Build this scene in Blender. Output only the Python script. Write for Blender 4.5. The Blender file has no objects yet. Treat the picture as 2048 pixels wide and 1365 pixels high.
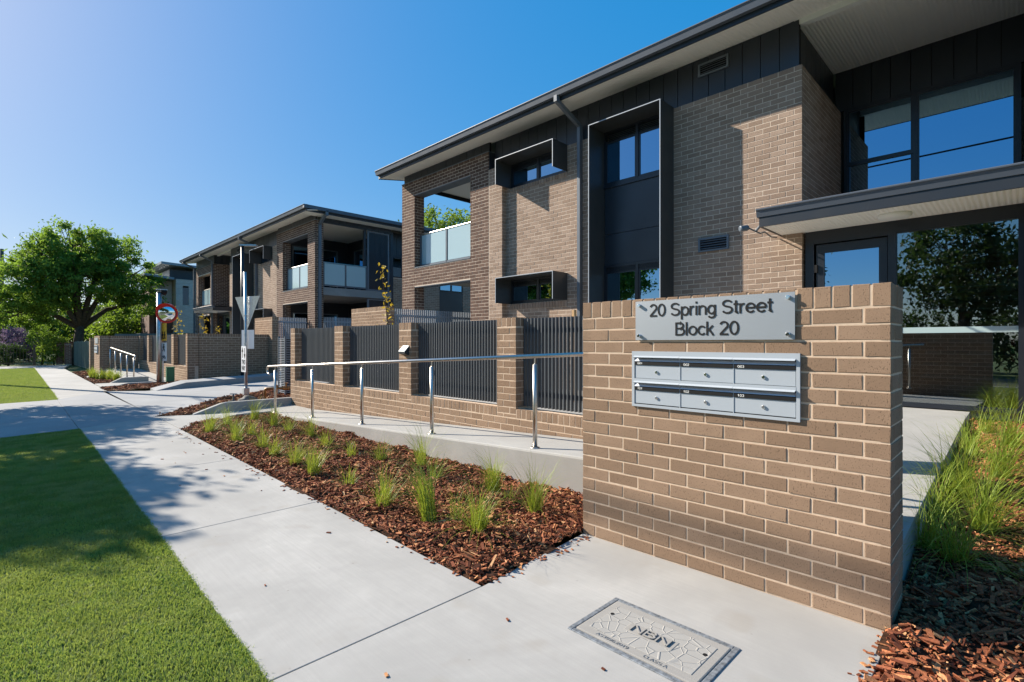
import bpy, math, random
import numpy as np
from mathutils import Vector, Matrix

random.seed(7)
rng = np.random.default_rng(11)
R = math.radians
scene = bpy.context.scene
col = scene.collection

# ------------------------------------------------------------------ camera
ZC = 1.45
cam_d = bpy.data.cameras.new("Camera")
cam = bpy.data.objects.new("Camera", cam_d)
col.objects.link(cam)
cam.location = (0, 0, ZC)
cam.rotation_euler = (R(90), 0, R(-45))
cam_d.sensor_width = 36.0
cam_d.lens = 18.0
cam_d.shift_y = 0.0017
cam_d.clip_start = 0.05
cam_d.clip_end = 3000
scene.camera = cam

# ------------------------------------------------------------------ light
SUN = Vector((-0.504, 1.264, 0.795)).normalized()      # towards the sun
SUN_EL = math.asin(SUN.z)
SUN_AZ = math.atan2(SUN.x, SUN.y)                        # from +Y towards +X
world = bpy.data.worlds.new("World")
scene.world = world
world.use_nodes = True
wn = world.node_tree.nodes
wl_ = world.node_tree.links
wn.clear()
sky = wn.new("ShaderNodeTexSky")
sky.sky_type = 'NISHITA'
sky.sun_disc = False
sky.sun_elevation = SUN_EL
sky.sun_rotation = SUN_AZ
sky.altitude = 300
sky.air_density = 1.0
sky.dust_density = 1.0
sky.ozone_density = 6.0
bg = wn.new("ShaderNodeBackground")
bg.inputs[1].default_value = 0.134
wo = wn.new("ShaderNodeOutputWorld")
sgm = wn.new("ShaderNodeGamma"); sgm.inputs[1].default_value = 0.25
shs = wn.new("ShaderNodeHueSaturation"); shs.inputs['Saturation'].default_value = 3.2; shs.inputs['Value'].default_value = 2.0; shs.inputs['Hue'].default_value = 0.507
wl_.new(sky.outputs[0], sgm.inputs[0])
wl_.new(sgm.outputs[0], shs.inputs['Color'])
wl_.new(shs.outputs[0], bg.inputs[0])
wl_.new(bg.outputs[0], wo.inputs[0])

sun_d = bpy.data.lights.new("Sun", 'SUN')
sun_d.energy = 5.0
sun_d.angle = R(0.5)
sun_d.color = (1.0, 0.92, 0.80)
sun_o = bpy.data.objects.new("Sun", sun_d)
col.objects.link(sun_o)
sun_o.rotation_euler = (-SUN).to_track_quat('-Z', 'Y').to_euler()
sun_o.location = (-10, 30, 20)

scene.view_settings.view_transform = 'Standard'
scene.view_settings.look = 'None'
scene.view_settings.exposure = 0.98
scene.view_settings.gamma = 1.0

# ------------------------------------------------------------------ materials
def newmat(name):
    m = bpy.data.materials.new(name)
    m.use_nodes = True
    nt = m.node_tree
    b = nt.nodes["Principled BSDF"]
    return m, nt, b

def nd(nt, t, **kw):
    n = nt.nodes.new(t)
    for k, v in kw.items():
        setattr(n, k, v)
    return n

def mixc(nt, fac, a, b, blend='MIX'):
    n = nt.nodes.new("ShaderNodeMix")
    n.data_type = 'RGBA'
    n.blend_type = blend
    for s, v in ((n.inputs[0], fac), (n.inputs[6], a), (n.inputs[7], b)):
        if hasattr(v, 'is_output') or isinstance(v, bpy.types.NodeSocket):
            nt.links.new(v, s)
        else:
            s.default_value = (*v, 1) if isinstance(v, tuple) and len(v) == 3 else v
    return n.outputs[2]

def noise(nt, scale, detail=4, rough=0.55, vec=None, dist=0.0):
    n = nt.nodes.new("ShaderNodeTexNoise")
    n.inputs['Scale'].default_value = scale
    n.inputs['Detail'].default_value = detail
    n.inputs['Roughness'].default_value = rough
    n.inputs['Distortion'].default_value = dist
    if vec is not None:
        nt.links.new(vec, n.inputs['Vector'])
    return n.outputs[0]

def ramp(nt, fac, stops):
    n = nt.nodes.new("ShaderNodeValToRGB")
    cr = n.color_ramp
    while len(cr.elements) > 1:
        cr.elements.remove(cr.elements[-1])
    cr.elements[0].position = stops[0][0]
    c = stops[0][1]
    cr.elements[0].color = (*c, 1) if isinstance(c, tuple) else (c, c, c, 1)
    for p, c in stops[1:]:
        e = cr.elements.new(p)
        e.color = (*c, 1) if isinstance(c, tuple) else (c, c, c, 1)
    nt.links.new(fac, n.inputs[0])
    return n.outputs[0]

def bump(nt, b, h, strength=0.3, dist=0.01):
    n = nt.nodes.new("ShaderNodeBump")
    n.inputs['Strength'].default_value = strength
    n.inputs['Distance'].default_value = dist
    nt.links.new(h, n.inputs['Height'])
    nt.links.new(n.outputs[0], b.inputs['Normal'])
    return n

def wpos(nt):
    return nt.nodes.new("ShaderNodeNewGeometry").outputs['Position']

def rnd(nt):
    g = nt.nodes.new("ShaderNodeNewGeometry")
    o = nt.nodes.new("ShaderNodeObjectInfo")
    a = nt.nodes.new("ShaderNodeMath"); a.operation = 'ADD'
    nt.links.new(g.outputs['Random Per Island'], a.inputs[0])
    nt.links.new(o.outputs['Random'], a.inputs[1])
    f = nt.nodes.new("ShaderNodeMath"); f.operation = 'FRACT'
    nt.links.new(a.outputs[0], f.inputs[0])
    return f.outputs[0]

def brick_mat(name, c0, c1, c2, pit=0.5):
    m, nt, b = newmat(name)
    p = wpos(nt)
    base = ramp(nt, rnd(nt), [(0.0, c0), (0.5, c1), (1.0, c2)])
    odd = ramp(nt, noise(nt, 2.3, 1, vec=p), [(0.35, 0.0), (0.75, 0.30)])
    base = mixc(nt, odd, base, tuple(x * 0.8 for x in c0))
    bl = noise(nt, 9, 3, vec=p)
    base = mixc(nt, ramp(nt, bl, [(0.35, 0.0), (0.7, 0.28)]), base, tuple(x * 0.72 for x in c1))
    # vertical drag texture with open pits
    mp = nd(nt, "ShaderNodeMapping")
    mp.inputs['Scale'].default_value = (1, 1, 0.45)
    nt.links.new(p, mp.inputs[0])
    pits = noise(nt, 210, 2, 0.5, vec=mp.outputs[0])
    pm = ramp(nt, pits, [(0.31, 0.85), (0.40, 0.0)])
    base = mixc(nt, pm, base, tuple(x * 0.28 for x in c1))
    fine = noise(nt, 420, 2, vec=p)
    base = mixc(nt, ramp(nt, fine, [(0.35, 0.35), (0.6, 0.0)]), base, tuple(min(1, x * 0.65) for x in c1))
    nt.links.new(base, b.inputs['Base Color'])
    b.inputs['Roughness'].default_value = 0.92
    b.inputs['Specular IOR Level'].default_value = 0.15
    hh = nd(nt, "ShaderNodeMath", operation='MULTIPLY_ADD')
    nt.links.new(pm, hh.inputs[0]); hh.inputs[1].default_value = -1.0
    nt.links.new(fine, hh.inputs[2])
    bump(nt, b, hh.outputs[0], pit, 0.004)
    return m

def plain(name, c, rough=0.5, metal=0.0, spec=0.5, var=0.0, vscale=3.0, bmp=0.0, bscale=60):
    m, nt, b = newmat(name)
    b.inputs['Roughness'].default_value = rough
    b.inputs['Metallic'].default_value = metal
    b.inputs['Specular IOR Level'].default_value = spec
    if var > 0:
        n = noise(nt, vscale, 5, vec=wpos(nt))
        cc = ramp(nt, n, [(0.3, tuple(x * (1 - var) for x in c)), (0.7, tuple(min(1, x * (1 + var)) for x in c))])
        nt.links.new(cc, b.inputs['Base Color'])
        rr = ramp(nt, n, [(0.3, min(1, rough * 1.15)), (0.7, rough * 0.85)])
        nt.links.new(rr, b.inputs['Roughness'])
    else:
        b.inputs['Base Color'].default_value = (*c, 1)
    if bmp > 0:
        bump(nt, b, noise(nt, bscale, 3, vec=wpos(nt)), bmp, 0.003)
    return m

def concrete_mat(name, c, mott=0.14, warm=0.0, islands=0.0):
    m, nt, b = newmat(name)
    p = wpos(nt)
    n1 = noise(nt, 0.9, 6, 0.62, vec=p, dist=0.6)
    n2 = noise(nt, 6, 5, 0.6, vec=p)
    n3 = noise(nt, 260, 2, vec=p)
    a = tuple(x * (1 - mott) for x in c)
    d = tuple(min(1, x * (1 + mott)) for x in c)
    base = ramp(nt, n1, [(0.3, a), (0.7, d)])
    base = mixc(nt, ramp(nt, n2, [(0.4, 0.0), (0.75, 0.35)]), base, tuple(x * 0.86 for x in c))
    base = mixc(nt, ramp(nt, n3, [(0.3, 0.5), (0.42, 0.0)]), base, tuple(x * 0.7 for x in c))
    if islands > 0:
        r = rnd(nt)
        base = mixc(nt, ramp(nt, r, [(0.0, 0.0), (1.0, islands)]), base, tuple(x * 0.75 for x in c))
    mpb = nd(nt, "ShaderNodeMapping"); mpb.inputs['Scale'].default_value = (70, 2.2, 1); mpb.inputs['Rotation'].default_value = (0, 0, 0.12)
    nt.links.new(p, mpb.inputs[0])
    br = noise(nt, 1.0, 3, 0.6, vec=mpb.outputs[0])
    base = mixc(nt, ramp(nt, br, [(0.35, 0.30), (0.65, 0.0)]), base, tuple(x * 0.78 for x in c))
    n5 = noise(nt, 0.42, 4, 0.6, vec=p, dist=1.5)
    base = mixc(nt, ramp(nt, n5, [(0.40, 0.0), (0.60, 0.62)]), base, (c[0] * 0.78, c[1] * 0.78, c[2] * 0.785))
    vv = nd(nt, "ShaderNodeTexVoronoi"); vv.inputs['Scale'].default_value = 5.5
    nt.links.new(p, vv.inputs['Vector'])
    base = mixc(nt, ramp(nt, vv.outputs['Distance'], [(0.015, 0.55), (0.05, 0.0)]), base, tuple(x * 0.45 for x in c))
    # small stains
    n4 = noise(nt, 3.1, 2, 0.5, vec=p)
    base = mixc(nt, ramp(nt, n4, [(0.62, 0.0), (0.72, 0.30)]), base, (c[0] * 0.72, c[1] * 0.66, c[2] * 0.58))
    nt.links.new(base, b.inputs['Base Color'])
    b.inputs['Roughness'].default_value = 0.85
    b.inputs['Specular IOR Level'].default_value = 0.25
    s = nd(nt, "ShaderNodeMath", operation='ADD')
    nt.links.new(n3, s.inputs[0]); nt.links.new(n2, s.inputs[1])
    bump(nt, b, s.outputs[0], 0.25, 0.003)
    return m

M = {}
M['brick_tan'] = brick_mat('brick_tan', (0.278, 0.182, 0.118), (0.330, 0.219, 0.144), (0.378, 0.254, 0.170))
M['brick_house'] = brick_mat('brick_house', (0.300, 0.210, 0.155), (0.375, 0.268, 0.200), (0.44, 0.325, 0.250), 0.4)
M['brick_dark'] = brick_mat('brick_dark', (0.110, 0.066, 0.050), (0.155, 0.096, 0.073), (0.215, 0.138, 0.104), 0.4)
M['brick_red'] = brick_mat('brick_red', (0.20, 0.075, 0.05), (0.25, 0.10, 0.07), (0.3, 0.13, 0.09), 0.4)
M['brick_pale'] = brick_mat('brick_pale', (0.62, 0.50, 0.44), (0.70, 0.58, 0.52), (0.76, 0.66, 0.6), 0.3)
M['mortar'] = plain('mortar', (0.61, 0.465, 0.34), 0.95, spec=0.1, var=0.10, vscale=25, bmp=0.4, bscale=300)
M['mortar_house'] = plain('mortar_house', (0.62, 0.505, 0.40), 0.95, spec=0.1, var=0.10, vscale=25)
M['concrete'] = concrete_mat('concrete', (0.405, 0.388, 0.360), 0.20)
M['concrete_drive'] = concrete_mat('concrete_drive', (0.335, 0.335, 0.335), 0.16)
M['concrete_ramp'] = concrete_mat('concrete_ramp', (0.40, 0.385, 0.355), 0.08)
M['concrete_raw'] = concrete_mat('concrete_raw', (0.30, 0.29, 0.28), 0.15)
M['joint'] = plain('joint', (0.10, 0.10, 0.10), 0.95)
M['dark_metal'] = plain('dark_metal', (0.022, 0.027, 0.035), 0.42, spec=0.5, var=0.08, vscale=2)
M['dark_clad'] = plain('dark_clad', (0.024, 0.030, 0.040), 0.36, spec=0.5, var=0.10, vscale=1.5)
M['grey_metal'] = plain('grey_metal', (0.12, 0.142, 0.17), 0.36, spec=0.5, var=0.06)
M['gutter_metal'] = plain('gutter_metal', (0.085, 0.102, 0.13), 0.45, spec=0.5, var=0.05)
M['hood_metal'] = plain('hood_metal', (0.045, 0.047, 0.047), 0.42, spec=0.5, var=0.06)
M['frame_metal'] = plain('frame_metal', (0.016, 0.020, 0.028), 0.30, spec=0.5)
M['slat_dark'] = plain('slat_dark', (0.085, 0.095, 0.105), 0.42, spec=0.5, var=0.05)
M['slat_grey'] = plain('slat_grey', (0.33, 0.37, 0.42), 0.45, spec=0.5, var=0.05)
M['soffit'] = plain('soffit', (0.90, 0.88, 0.82), 0.6, spec=0.3)
M['white_paint'] = plain('white_paint', (0.78, 0.78, 0.75), 0.5)
M['black'] = plain('black', (0.010, 0.010, 0.011), 0.6, spec=0.25)
M['steel'] = plain('steel', (0.58, 0.545, 0.50), 0.36, 1.0, var=0.08, vscale=30)
M['steel_sign'] = plain('steel_sign', (0.42, 0.445, 0.47), 0.45, 0.7)
M['galv'] = plain('galv', (0.52, 0.54, 0.55), 0.40, 0.8, var=0.14, vscale=18)
M['mail_grey'] = plain('mail_grey', (0.40, 0.435, 0.47), 0.42, 0.0, var=0.02)
M['mail_silver'] = plain('mail_silver', (0.60, 0.63, 0.67), 0.30, 0.7)
M['chrome'] = plain('chrome', (0.8, 0.8, 0.8), 0.08, 1.0)
M['mirror'] = plain('mirror', (0.9, 0.9, 0.9), 0.02, 1.0)
M['red'] = plain('red', (0.70, 0.035, 0.025), 0.35)
M['yellow'] = plain('yellow', (0.80, 0.42, 0.02), 0.45)
M['safety'] = plain('safety', (0.38, 0.48, 0.48), 0.4)
M['red_dim'] = plain('red_dim', (0.35, 0.02, 0.02), 0.4)
M['sign_white'] = plain('sign_white', (0.72, 0.73, 0.75), 0.45)
M['green_box'] = plain('green_box', (0.05, 0.20, 0.085), 0.5, var=0.1)
M['green_fence'] = plain('green_fence', (0.13, 0.175, 0.15), 0.5, var=0.08)
M['brass'] = plain('brass', (0.26, 0.13, 0.045), 0.5, 0.5, var=0.3, vscale=30)
M['rock'] = plain('rock', (0.17, 0.155, 0.135), 0.95, var=0.35, vscale=9, bmp=0.8, bscale=30)
M['timber'] = plain('timber', (0.50, 0.30, 0.13), 0.7, var=0.2, vscale=8)
M['pole_timber'] = plain('pole_timber', (0.14, 0.11, 0.085), 0.9, var=0.25, vscale=8)
M['iron'] = plain('iron', (0.10, 0.06, 0.035), 0.6, var=0.3, vscale=10)
M['soil'] = plain('soil', (0.055, 0.028, 0.017), 1.0, spec=0.05, var=0.5, vscale=40, bmp=1.0, bscale=60)
M['bark'] = plain('bark', (0.085, 0.062, 0.045), 0.95, spec=0.1, var=0.35, vscale=14, bmp=0.8, bscale=25)
M['asphalt'] = plain('asphalt', (0.05, 0.05, 0.052), 0.9, var=0.2, vscale=20)
M['interior'] = plain('interior', (0.30, 0.29, 0.27), 0.8, var=0.1)
M['interior_dark'] = plain('interior_dark', (0.045, 0.045, 0.05), 0.7)
M['house_white'] = plain('house_white', (0.55, 0.50, 0.47), 0.8, var=0.06, vscale=20)
M['house_brown'] = plain('house_brown', (0.15, 0.075, 0.05), 0.7, var=0.1)
M['roof_sheet'] = plain('roof_sheet', (0.22, 0.25, 0.28), 0.35, 0.3)
M['lid'] = concrete_mat('lid', (0.335, 0.315, 0.285), 0.10)
M['lid_frame'] = plain('lid_frame', (0.20, 0.215, 0.23), 0.6, 0.3, var=0.5, vscale=45, bmp=0.5, bscale=80)

def glass_mat(name, tint, refl, trans, rough=0.0, gc=(0.92, 0.96, 1.0)):
    m, nt, b = newmat(name)
    nt.nodes.remove(b)
    out = nt.nodes["Material Output"]
    g = nd(nt, "ShaderNodeBsdfGlossy"); g.inputs['Color'].default_value = (*gc, 1)
    g.inputs['Roughness'].default_value = rough
    t = nd(nt, "ShaderNodeBsdfTransparent"); t.inputs['Color'].default_value = (*tint, 1)
    lw = nd(nt, "ShaderNodeLayerWeight"); lw.inputs['Blend'].default_value = 0.25
    mr = nd(nt, "ShaderNodeMapRange")
    nt.links.new(lw.outputs['Fresnel'], mr.inputs[0])
    mr.inputs['To Min'].default_value = refl
    mr.inputs['To Max'].default_value = 1.0
    mx = nd(nt, "ShaderNodeMixShader")
    nt.links.new(mr.outputs[0], mx.inputs[0])
    nt.links.new(t.outputs[0], mx.inputs[1])
    nt.links.new(g.outputs[0], mx.inputs[2])
    nt.links.new(mx.outputs[0], out.inputs[0])
    return m
M['glass'] = glass_mat('glass', (0.11, 0.125, 0.13), 0.50, 0.3, gc=(0.42, 0.72, 1.0))
M['glass_door'] = glass_mat('glass_door', (0.62, 0.68, 0.66), 0.22, 0.6)
m, nt, b = newmat('frosted'); M['frosted'] = m
b.inputs['Base Color'].default_value = (0.40, 0.53, 0.56, 1)
b.inputs['Roughness'].default_value = 0.12
b.inputs['Transmission Weight'].default_value = 0.0
b.inputs['Coat Weight'].default_value = 0.6
b.inputs['Coat Roughness'].default_value = 0.03
b.inputs['Subsurface Weight'].default_value = 0.0

def leaf_mat(name, c0, c1, c2, trans=0.35, rough=0.55):
    m, nt, b = newmat(name)
    base = ramp(nt, rnd(nt), [(0.0, c0), (0.5, c1), (1.0, c2)])
    big = noise(nt, 0.9, 2, vec=wpos(nt))
    base = mixc(nt, ramp(nt, big, [(0.4, 0.0), (0.65, 0.4)]), base, c2)
    nt.links.new(base, b.inputs['Base Color'])
    b.inputs['Roughness'].default_value = rough
    b.inputs['Specular IOR Level'].default_value = 0.3
    t = nd(nt, "ShaderNodeBsdfTranslucent")
    nt.links.new(mixc(nt, 0.5, base, (c2[0] * 1.6, c2[1] * 1.5, c2[2] * 0.7)), t.inputs[0])
    mx = nd(nt, "ShaderNodeMixShader"); mx.inputs[0].default_value = trans
    out = nt.nodes["Material Output"]
    nt.links.new(b.outputs[0], mx.inputs[1]); nt.links.new(t.outputs[0], mx.inputs[2])
    nt.links.new(mx.outputs[0], out.inputs[0])
    return m
M['leaf_big'] = leaf_mat('leaf_big', (0.06, 0.125, 0.022), (0.105, 0.205, 0.032), (0.19, 0.30, 0.05), 0.5)
M['leaf_bright'] = leaf_mat('leaf_bright', (0.07, 0.14, 0.02), (0.12, 0.20, 0.028), (0.18, 0.27, 0.04), 0.45)
M['leaf_dark'] = leaf_mat('leaf_dark', (0.018, 0.04, 0.014), (0.03, 0.065, 0.018), (0.05, 0.09, 0.025))
M['leaf_gold'] = leaf_mat('leaf_gold', (0.22, 0.20, 0.02), (0.35, 0.27, 0.03), (0.42, 0.30, 0.04), 0.4)
M['petal'] = leaf_mat('petal', (0.22, 0.14, 0.28), (0.34, 0.24, 0.38), (0.12, 0.09, 0.22), 0.3)
M['tuft'] = leaf_mat('tuft', (0.12, 0.20, 0.02), (0.22, 0.32, 0.035), (0.34, 0.40, 0.07), 0.35, 0.45)
_t = [n_ for n_ in M['tuft'].node_tree.nodes if n_.bl_idname == 'ShaderNodeValToRGB'][0].color_ramp
_t.elements.new(0.07).color = (0.13, 0.20, 0.02, 1); _t.elements[0].color = (0.34, 0.24, 0.10, 1); _t.elements.new(0.05).color = (0.30, 0.21, 0.09, 1)
M['lawn'] = leaf_mat('lawn', (0.13, 0.25, 0.045), (0.22, 0.35, 0.07), (0.34, 0.40, 0.12), 0.3, 0.65)
_nt = M['lawn'].node_tree
_b = _nt.nodes['Principled BSDF']; _src = _b.inputs['Base Color'].links[0].from_socket
_pc = mixc(_nt, ramp(_nt, noise(_nt, 1.7, 5, 0.65, vec=wpos(_nt), dist=0.8), [(0.44, 0.0), (0.56, 0.75)]), _src, (0.36, 0.36, 0.14))
_pc = mixc(_nt, ramp(_nt, noise(_nt, 3.3, 4, 0.6, vec=wpos(_nt)), [(0.46, 0.0), (0.58, 0.7)]), _pc, (0.11, 0.22, 0.045))
_nt.links.new(_pc, _b.inputs['Base Color'])
m, nt, b = newmat('mulch'); M['mulch'] = m
cc = ramp(nt, rnd(nt), [(0.0, (0.13, 0.036, 0.018)), (0.35, (0.29, 0.092, 0.043)), (0.7, (0.43, 0.155, 0.068)), (0.9, (0.58, 0.26, 0.11)), (1.0, (0.66, 0.39, 0.19))])
cc = mixc(nt, ramp(nt, noise(nt, 120, 3, vec=wpos(nt)), [(0.35, 0.5), (0.6, 0.0)]), cc, (0.05, 0.022, 0.014))
nt.links.new(cc, b.inputs['Base Color']); b.inputs['Roughness'].default_value = 0.85
b.inputs['Specular IOR Level'].default_value = 0.2
m, nt, b = newmat('lawn_base'); M['lawn_base'] = m
cc = ramp(nt, noise(nt, 2.5, 6, 0.65, vec=wpos(nt)), [(0.3, (0.07, 0.12, 0.028)), (0.7, (0.13, 0.18, 0.045))])
cc = mixc(nt, ramp(nt, noise(nt, 160, 3, vec=wpos(nt)), [(0.35, 0.7), (0.6, 0.0)]), cc, (0.02, 0.03, 0.01))
nt.links.new(cc, b.inputs['Base Color']); b.inputs['Roughness'].default_value = 1.0
bump(nt, b, noise(nt, 220, 3, vec=wpos(nt)), 1.0, 0.02)

# rippled soffit: fine grooves are bump on the board
m, nt, b = newmat('soffit_ripple'); M['soffit_ripple'] = m
b.inputs['Base Color'].default_value = (0.92, 0.90, 0.83, 1); b.inputs['Roughness'].default_value = 0.6
sp = nd(nt, "ShaderNodeSeparateXYZ"); nt.links.new(wpos(nt), sp.inputs[0])
mu = nd(nt, "ShaderNodeMath", operation='MULTIPLY'); nt.links.new(sp.outputs[1], mu.inputs[0]); mu.inputs[1].default_value = 2 * math.pi / 0.055
sn = nd(nt, "ShaderNodeMath", operation='SINE'); nt.links.new(mu.outputs[0], sn.inputs[0])
bump(nt, b, sn.outputs[0], 0.7, 0.004)

# pit lid: raised crazed pattern
m, nt, b = newmat('lid_pattern'); M['lid_pattern'] = m
vo = nd(nt, "ShaderNodeTexVoronoi", feature='DISTANCE_TO_EDGE'); vo.inputs['Scale'].default_value = 15
nt.links.new(wpos(nt), vo.inputs['Vector'])
rv = ramp(nt, vo.outputs['Distance'], [(0.02, 1.0), (0.05, 0.0)])
cc = mixc(nt, noise(nt, 4, 5, vec=wpos(nt)), (0.30, 0.285, 0.26), (0.36, 0.342, 0.31))
nt.links.new(cc, b.inputs['Base Color']); b.inputs['Roughness'].default_value = 0.8
bump(nt, b, rv, 0.8, 0.003)

# ------------------------------------------------------------------ helpers
WL = {}
def tag(o, label=None, cat=None, group=None, kind=None):
    if label: o['label'] = label
    if cat: o['category'] = cat
    if group: o['group'] = group
    if kind: o['kind'] = kind
    return o

def empty(name, loc, label=None, cat=None, group=None, kind=None):
    o = bpy.data.objects.new(name, None)
    col.objects.link(o)
    o.location = loc
    o.empty_display_size = 0.1
    WL[o.name] = Vector(loc)
    return tag(o, label, cat, group, kind)

def link(name, me, center, parent):
    o = bpy.data.objects.new(name, me)
    col.objects.link(o)
    c = Vector(center)
    if parent is not None:
        o.parent = parent
        o.location = c - WL[parent.name]
    else:
        o.location = c
    WL[o.name] = c
    return o

class MB:
    def __init__(s):
        s.v = []; s.f = []
    def add(s, vs, fs):
        k = len(s.v)
        s.v += [tuple(p) for p in vs]
        s.f += [tuple(i + k for i in f) for f in fs]
        return s
    def box(s, x0, x1, y0, y1, z0, z1):
        if x0 > x1: x0, x1 = x1, x0
        if y0 > y1: y0, y1 = y1, y0
        if z0 > z1: z0, z1 = z1, z0
        return s.add([(x0, y0, z0), (x1, y0, z0), (x1, y1, z0), (x0, y1, z0), (x0, y0, z1), (x1, y0, z1), (x1, y1, z1), (x0, y1, z1)],
                     [(0, 3, 2, 1), (4, 5, 6, 7), (0, 1, 5, 4), (1, 2, 6, 5), (2, 3, 7, 6), (3, 0, 4, 7)])
    def obox(s, c, ax, ay, az, hx, hy, hz):
        c = Vector(c); ax = Vector(ax).normalized(); ay = Vector(ay).normalized(); az = Vector(az).normalized()
        vs = []
        for k in (-1, 1):
            for (i, j) in ((-1, -1), (1, -1), (1, 1), (-1, 1)):
                vs.append(c + ax * hx * i + ay * hy * j + az * hz * k)
        return s.add(vs, [(0, 3, 2, 1), (4, 5, 6, 7), (0, 1, 5, 4), (1, 2, 6, 5), (2, 3, 7, 6), (3, 0, 4, 7)])
    def prism(s, poly, z0, z1):
        n = len(poly)
        zf0 = z0 if callable(z0) else (lambda x, y: z0)
        zf1 = z1 if callable(z1) else (lambda x, y: z1)
        vs = [(x, y, zf0(x, y)) for x, y in poly] + [(x, y, zf1(x, y)) for x, y in poly]
        a = sum(poly[i][0] * poly[(i + 1) % n][1] - poly[(i + 1) % n][0] * poly[i][1] for i in range(n))
        fs = []
        if a > 0:
            fs = [tuple(range(n - 1, -1, -1)), tuple(range(n, 2 * n))] + [(i, (i + 1) % n, n + (i + 1) % n, n + i) for i in range(n)]
        else:
            fs = [tuple(range(n)), tuple(range(2 * n - 1, n - 1, -1))] + [((i + 1) % n, i, n + i, n + (i + 1) % n) for i in range(n)]
        return s.add(vs, fs)
    def extr(s, prof, org, du, dv, dw, length):
        """profile (u,v) in plane du,dv, extruded along dw by length"""
        o = Vector(org); du = Vector(du); dv = Vector(dv); dw = Vector(dw)
        n = len(prof)
        a = [o + du * p[0] + dv * p[1] for p in prof]
        b_ = [p + dw * length for p in a]
        return s.add(a + b_, [tuple(range(n)), tuple(range(2 * n - 1, n - 1, -1))] + [((i + 1) % n, i, n + i, n + (i + 1) % n) for i in range(n)])
    def tube(s, path, r, n=8, caps=True):
        path = [Vector(p) for p in path]
        rs = r if isinstance(r, (list, tuple)) else [r] * len(path)
        k0 = len(s.v)
        prev = None
        for i, p in enumerate(path):
            if i == 0: d = path[1] - p
            elif i == len(path) - 1: d = p - path[i - 1]
            else: d = (path[i + 1] - path[i - 1])
            d = d.normalized()
            if prev is None:
                a = d.orthogonal().normalized()
            else:
                a = (prev - d * prev.dot(d))
                a = a.normalized() if a.length > 1e-6 else d.orthogonal().normalized()
            prev = a
            b_ = d.cross(a)
            for j in range(n):
                t = 2 * math.pi * j / n
                s.v.append(tuple(p + (a * math.cos(t) + b_ * math.sin(t)) * rs[i]))
        for i in range(len(path) - 1):
            for j in range(n):
                s.f.append((k0 + i * n + j, k0 + i * n + (j + 1) % n, k0 + (i + 1) * n + (j + 1) % n, k0 + (i + 1) * n + j))
        if caps:
            s.f.append(tuple(k0 + j for j in range(n - 1, -1, -1)))
            e = k0 + (len(path) - 1) * n
            s.f.append(tuple(e + j for j in range(n)))
        return s
    def lathe(s, c, axis, prof, n=24):
        """prof: list of (r, t) along axis from c"""
        c = Vector(c); ax = Vector(axis).normalized(); a = ax.orthogonal().normalized(); b_ = ax.cross(a)
        k0 = len(s.v)
        for r, t in prof:
            for j in range(n):
                w = 2 * math.pi * j / n
                s.v.append(tuple(c + ax * t + (a * math.cos(w) + b_ * math.sin(w)) * r))
        for i in range(len(prof) - 1):
            for j in range(n):
                s.f.append((k0 + i * n + j, k0 + i * n + (j + 1) % n, k0 + (i + 1) * n + (j + 1) % n, k0 + (i + 1) * n + j))
        s.f.append(tuple(k0 + j for j in range(n - 1, -1, -1)))
        e = k0 + (len(prof) - 1) * n
        s.f.append(tuple(e + j for j in range(n)))
        return s
    def build(s, name, mat, parent=None, smooth=False, bevel=0.0, kind=None, label=None):
        a = np.array(s.v, dtype=float)
        c = (a.min(0) + a.max(0)) / 2
        me = bpy.data.meshes.new(name)
        me.from_pydata([tuple(p) for p in (a - c)], [], s.f)
        me.materials.append(M[mat] if isinstance(mat, str) else mat)
        if smooth:
            me.polygons.foreach_set('use_smooth', [True] * len(me.polygons))
        me.update()
        o = link(name, me, c, parent)
        if bevel > 0:
            md = o.modifiers.new('bevel', 'BEVEL'); md.width = bevel; md.segments = 2; md.limit_method = 'ANGLE'
        if kind: o['kind'] = kind
        if label: o['label'] = label
        return o

def bx(name, mat, parent, x0, x1, y0, y1, z0, z1, bevel=0.0, label=None):
    return MB().box(x0, x1, y0, y1, z0, z1).build(name, mat, parent, bevel=bevel, label=label)

def npmesh(name, verts, quads, mat, parent=None, kind=None, smooth=False):
    """fast mesh from numpy arrays; quads (n,4) or (n,3)"""
    c = (verts.min(0) + verts.max(0)) / 2
    me = bpy.data.meshes.new(name)
    me.vertices.add(len(verts))
    me.vertices.foreach_set('co', (verts - c).astype(np.float32).ravel())
    k = quads.shape[1]
    me.loops.add(quads.size)
    me.loops.foreach_set('vertex_index', quads.astype(np.int32).ravel())
    me.polygons.add(len(quads))
    me.polygons.foreach_set('loop_start', np.arange(0, quads.size, k, dtype=np.int32))
    me.polygons.foreach_set('loop_total', np.full(len(quads), k, dtype=np.int32))
    me.polygons.foreach_set('use_smooth', np.full(len(quads), bool(smooth)))
    me.update(calc_edges=True)
    me.validate()
    me.materials.append(M[mat])
    o = link(name, me, c, parent)
    if kind: o['kind'] = kind
    return o

_shared = {}
def shared(name, key, maker, center, parent):
    if key not in _shared:
        _shared[key] = maker()
    return link(name, _shared[key], center, parent)

def boxmesh(name, mat, dx, dy, dz):
    me = bpy.data.meshes.new(name)
    mb = MB().box(-dx / 2, dx / 2, -dy / 2, dy / 2, -dz / 2, dz / 2)
    me.from_pydata(mb.v, [], mb.f); me.materials.append(M[mat]); me.update()
    return me

def sbox(name, mat, parent, cx, cy, cz, dx, dy, dz):
    return shared(name, ('box', mat, round(dx, 4), round(dy, 4), round(dz, 4)), lambda: boxmesh(name, mat, dx, dy, dz), (cx, cy, cz), parent)

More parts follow.
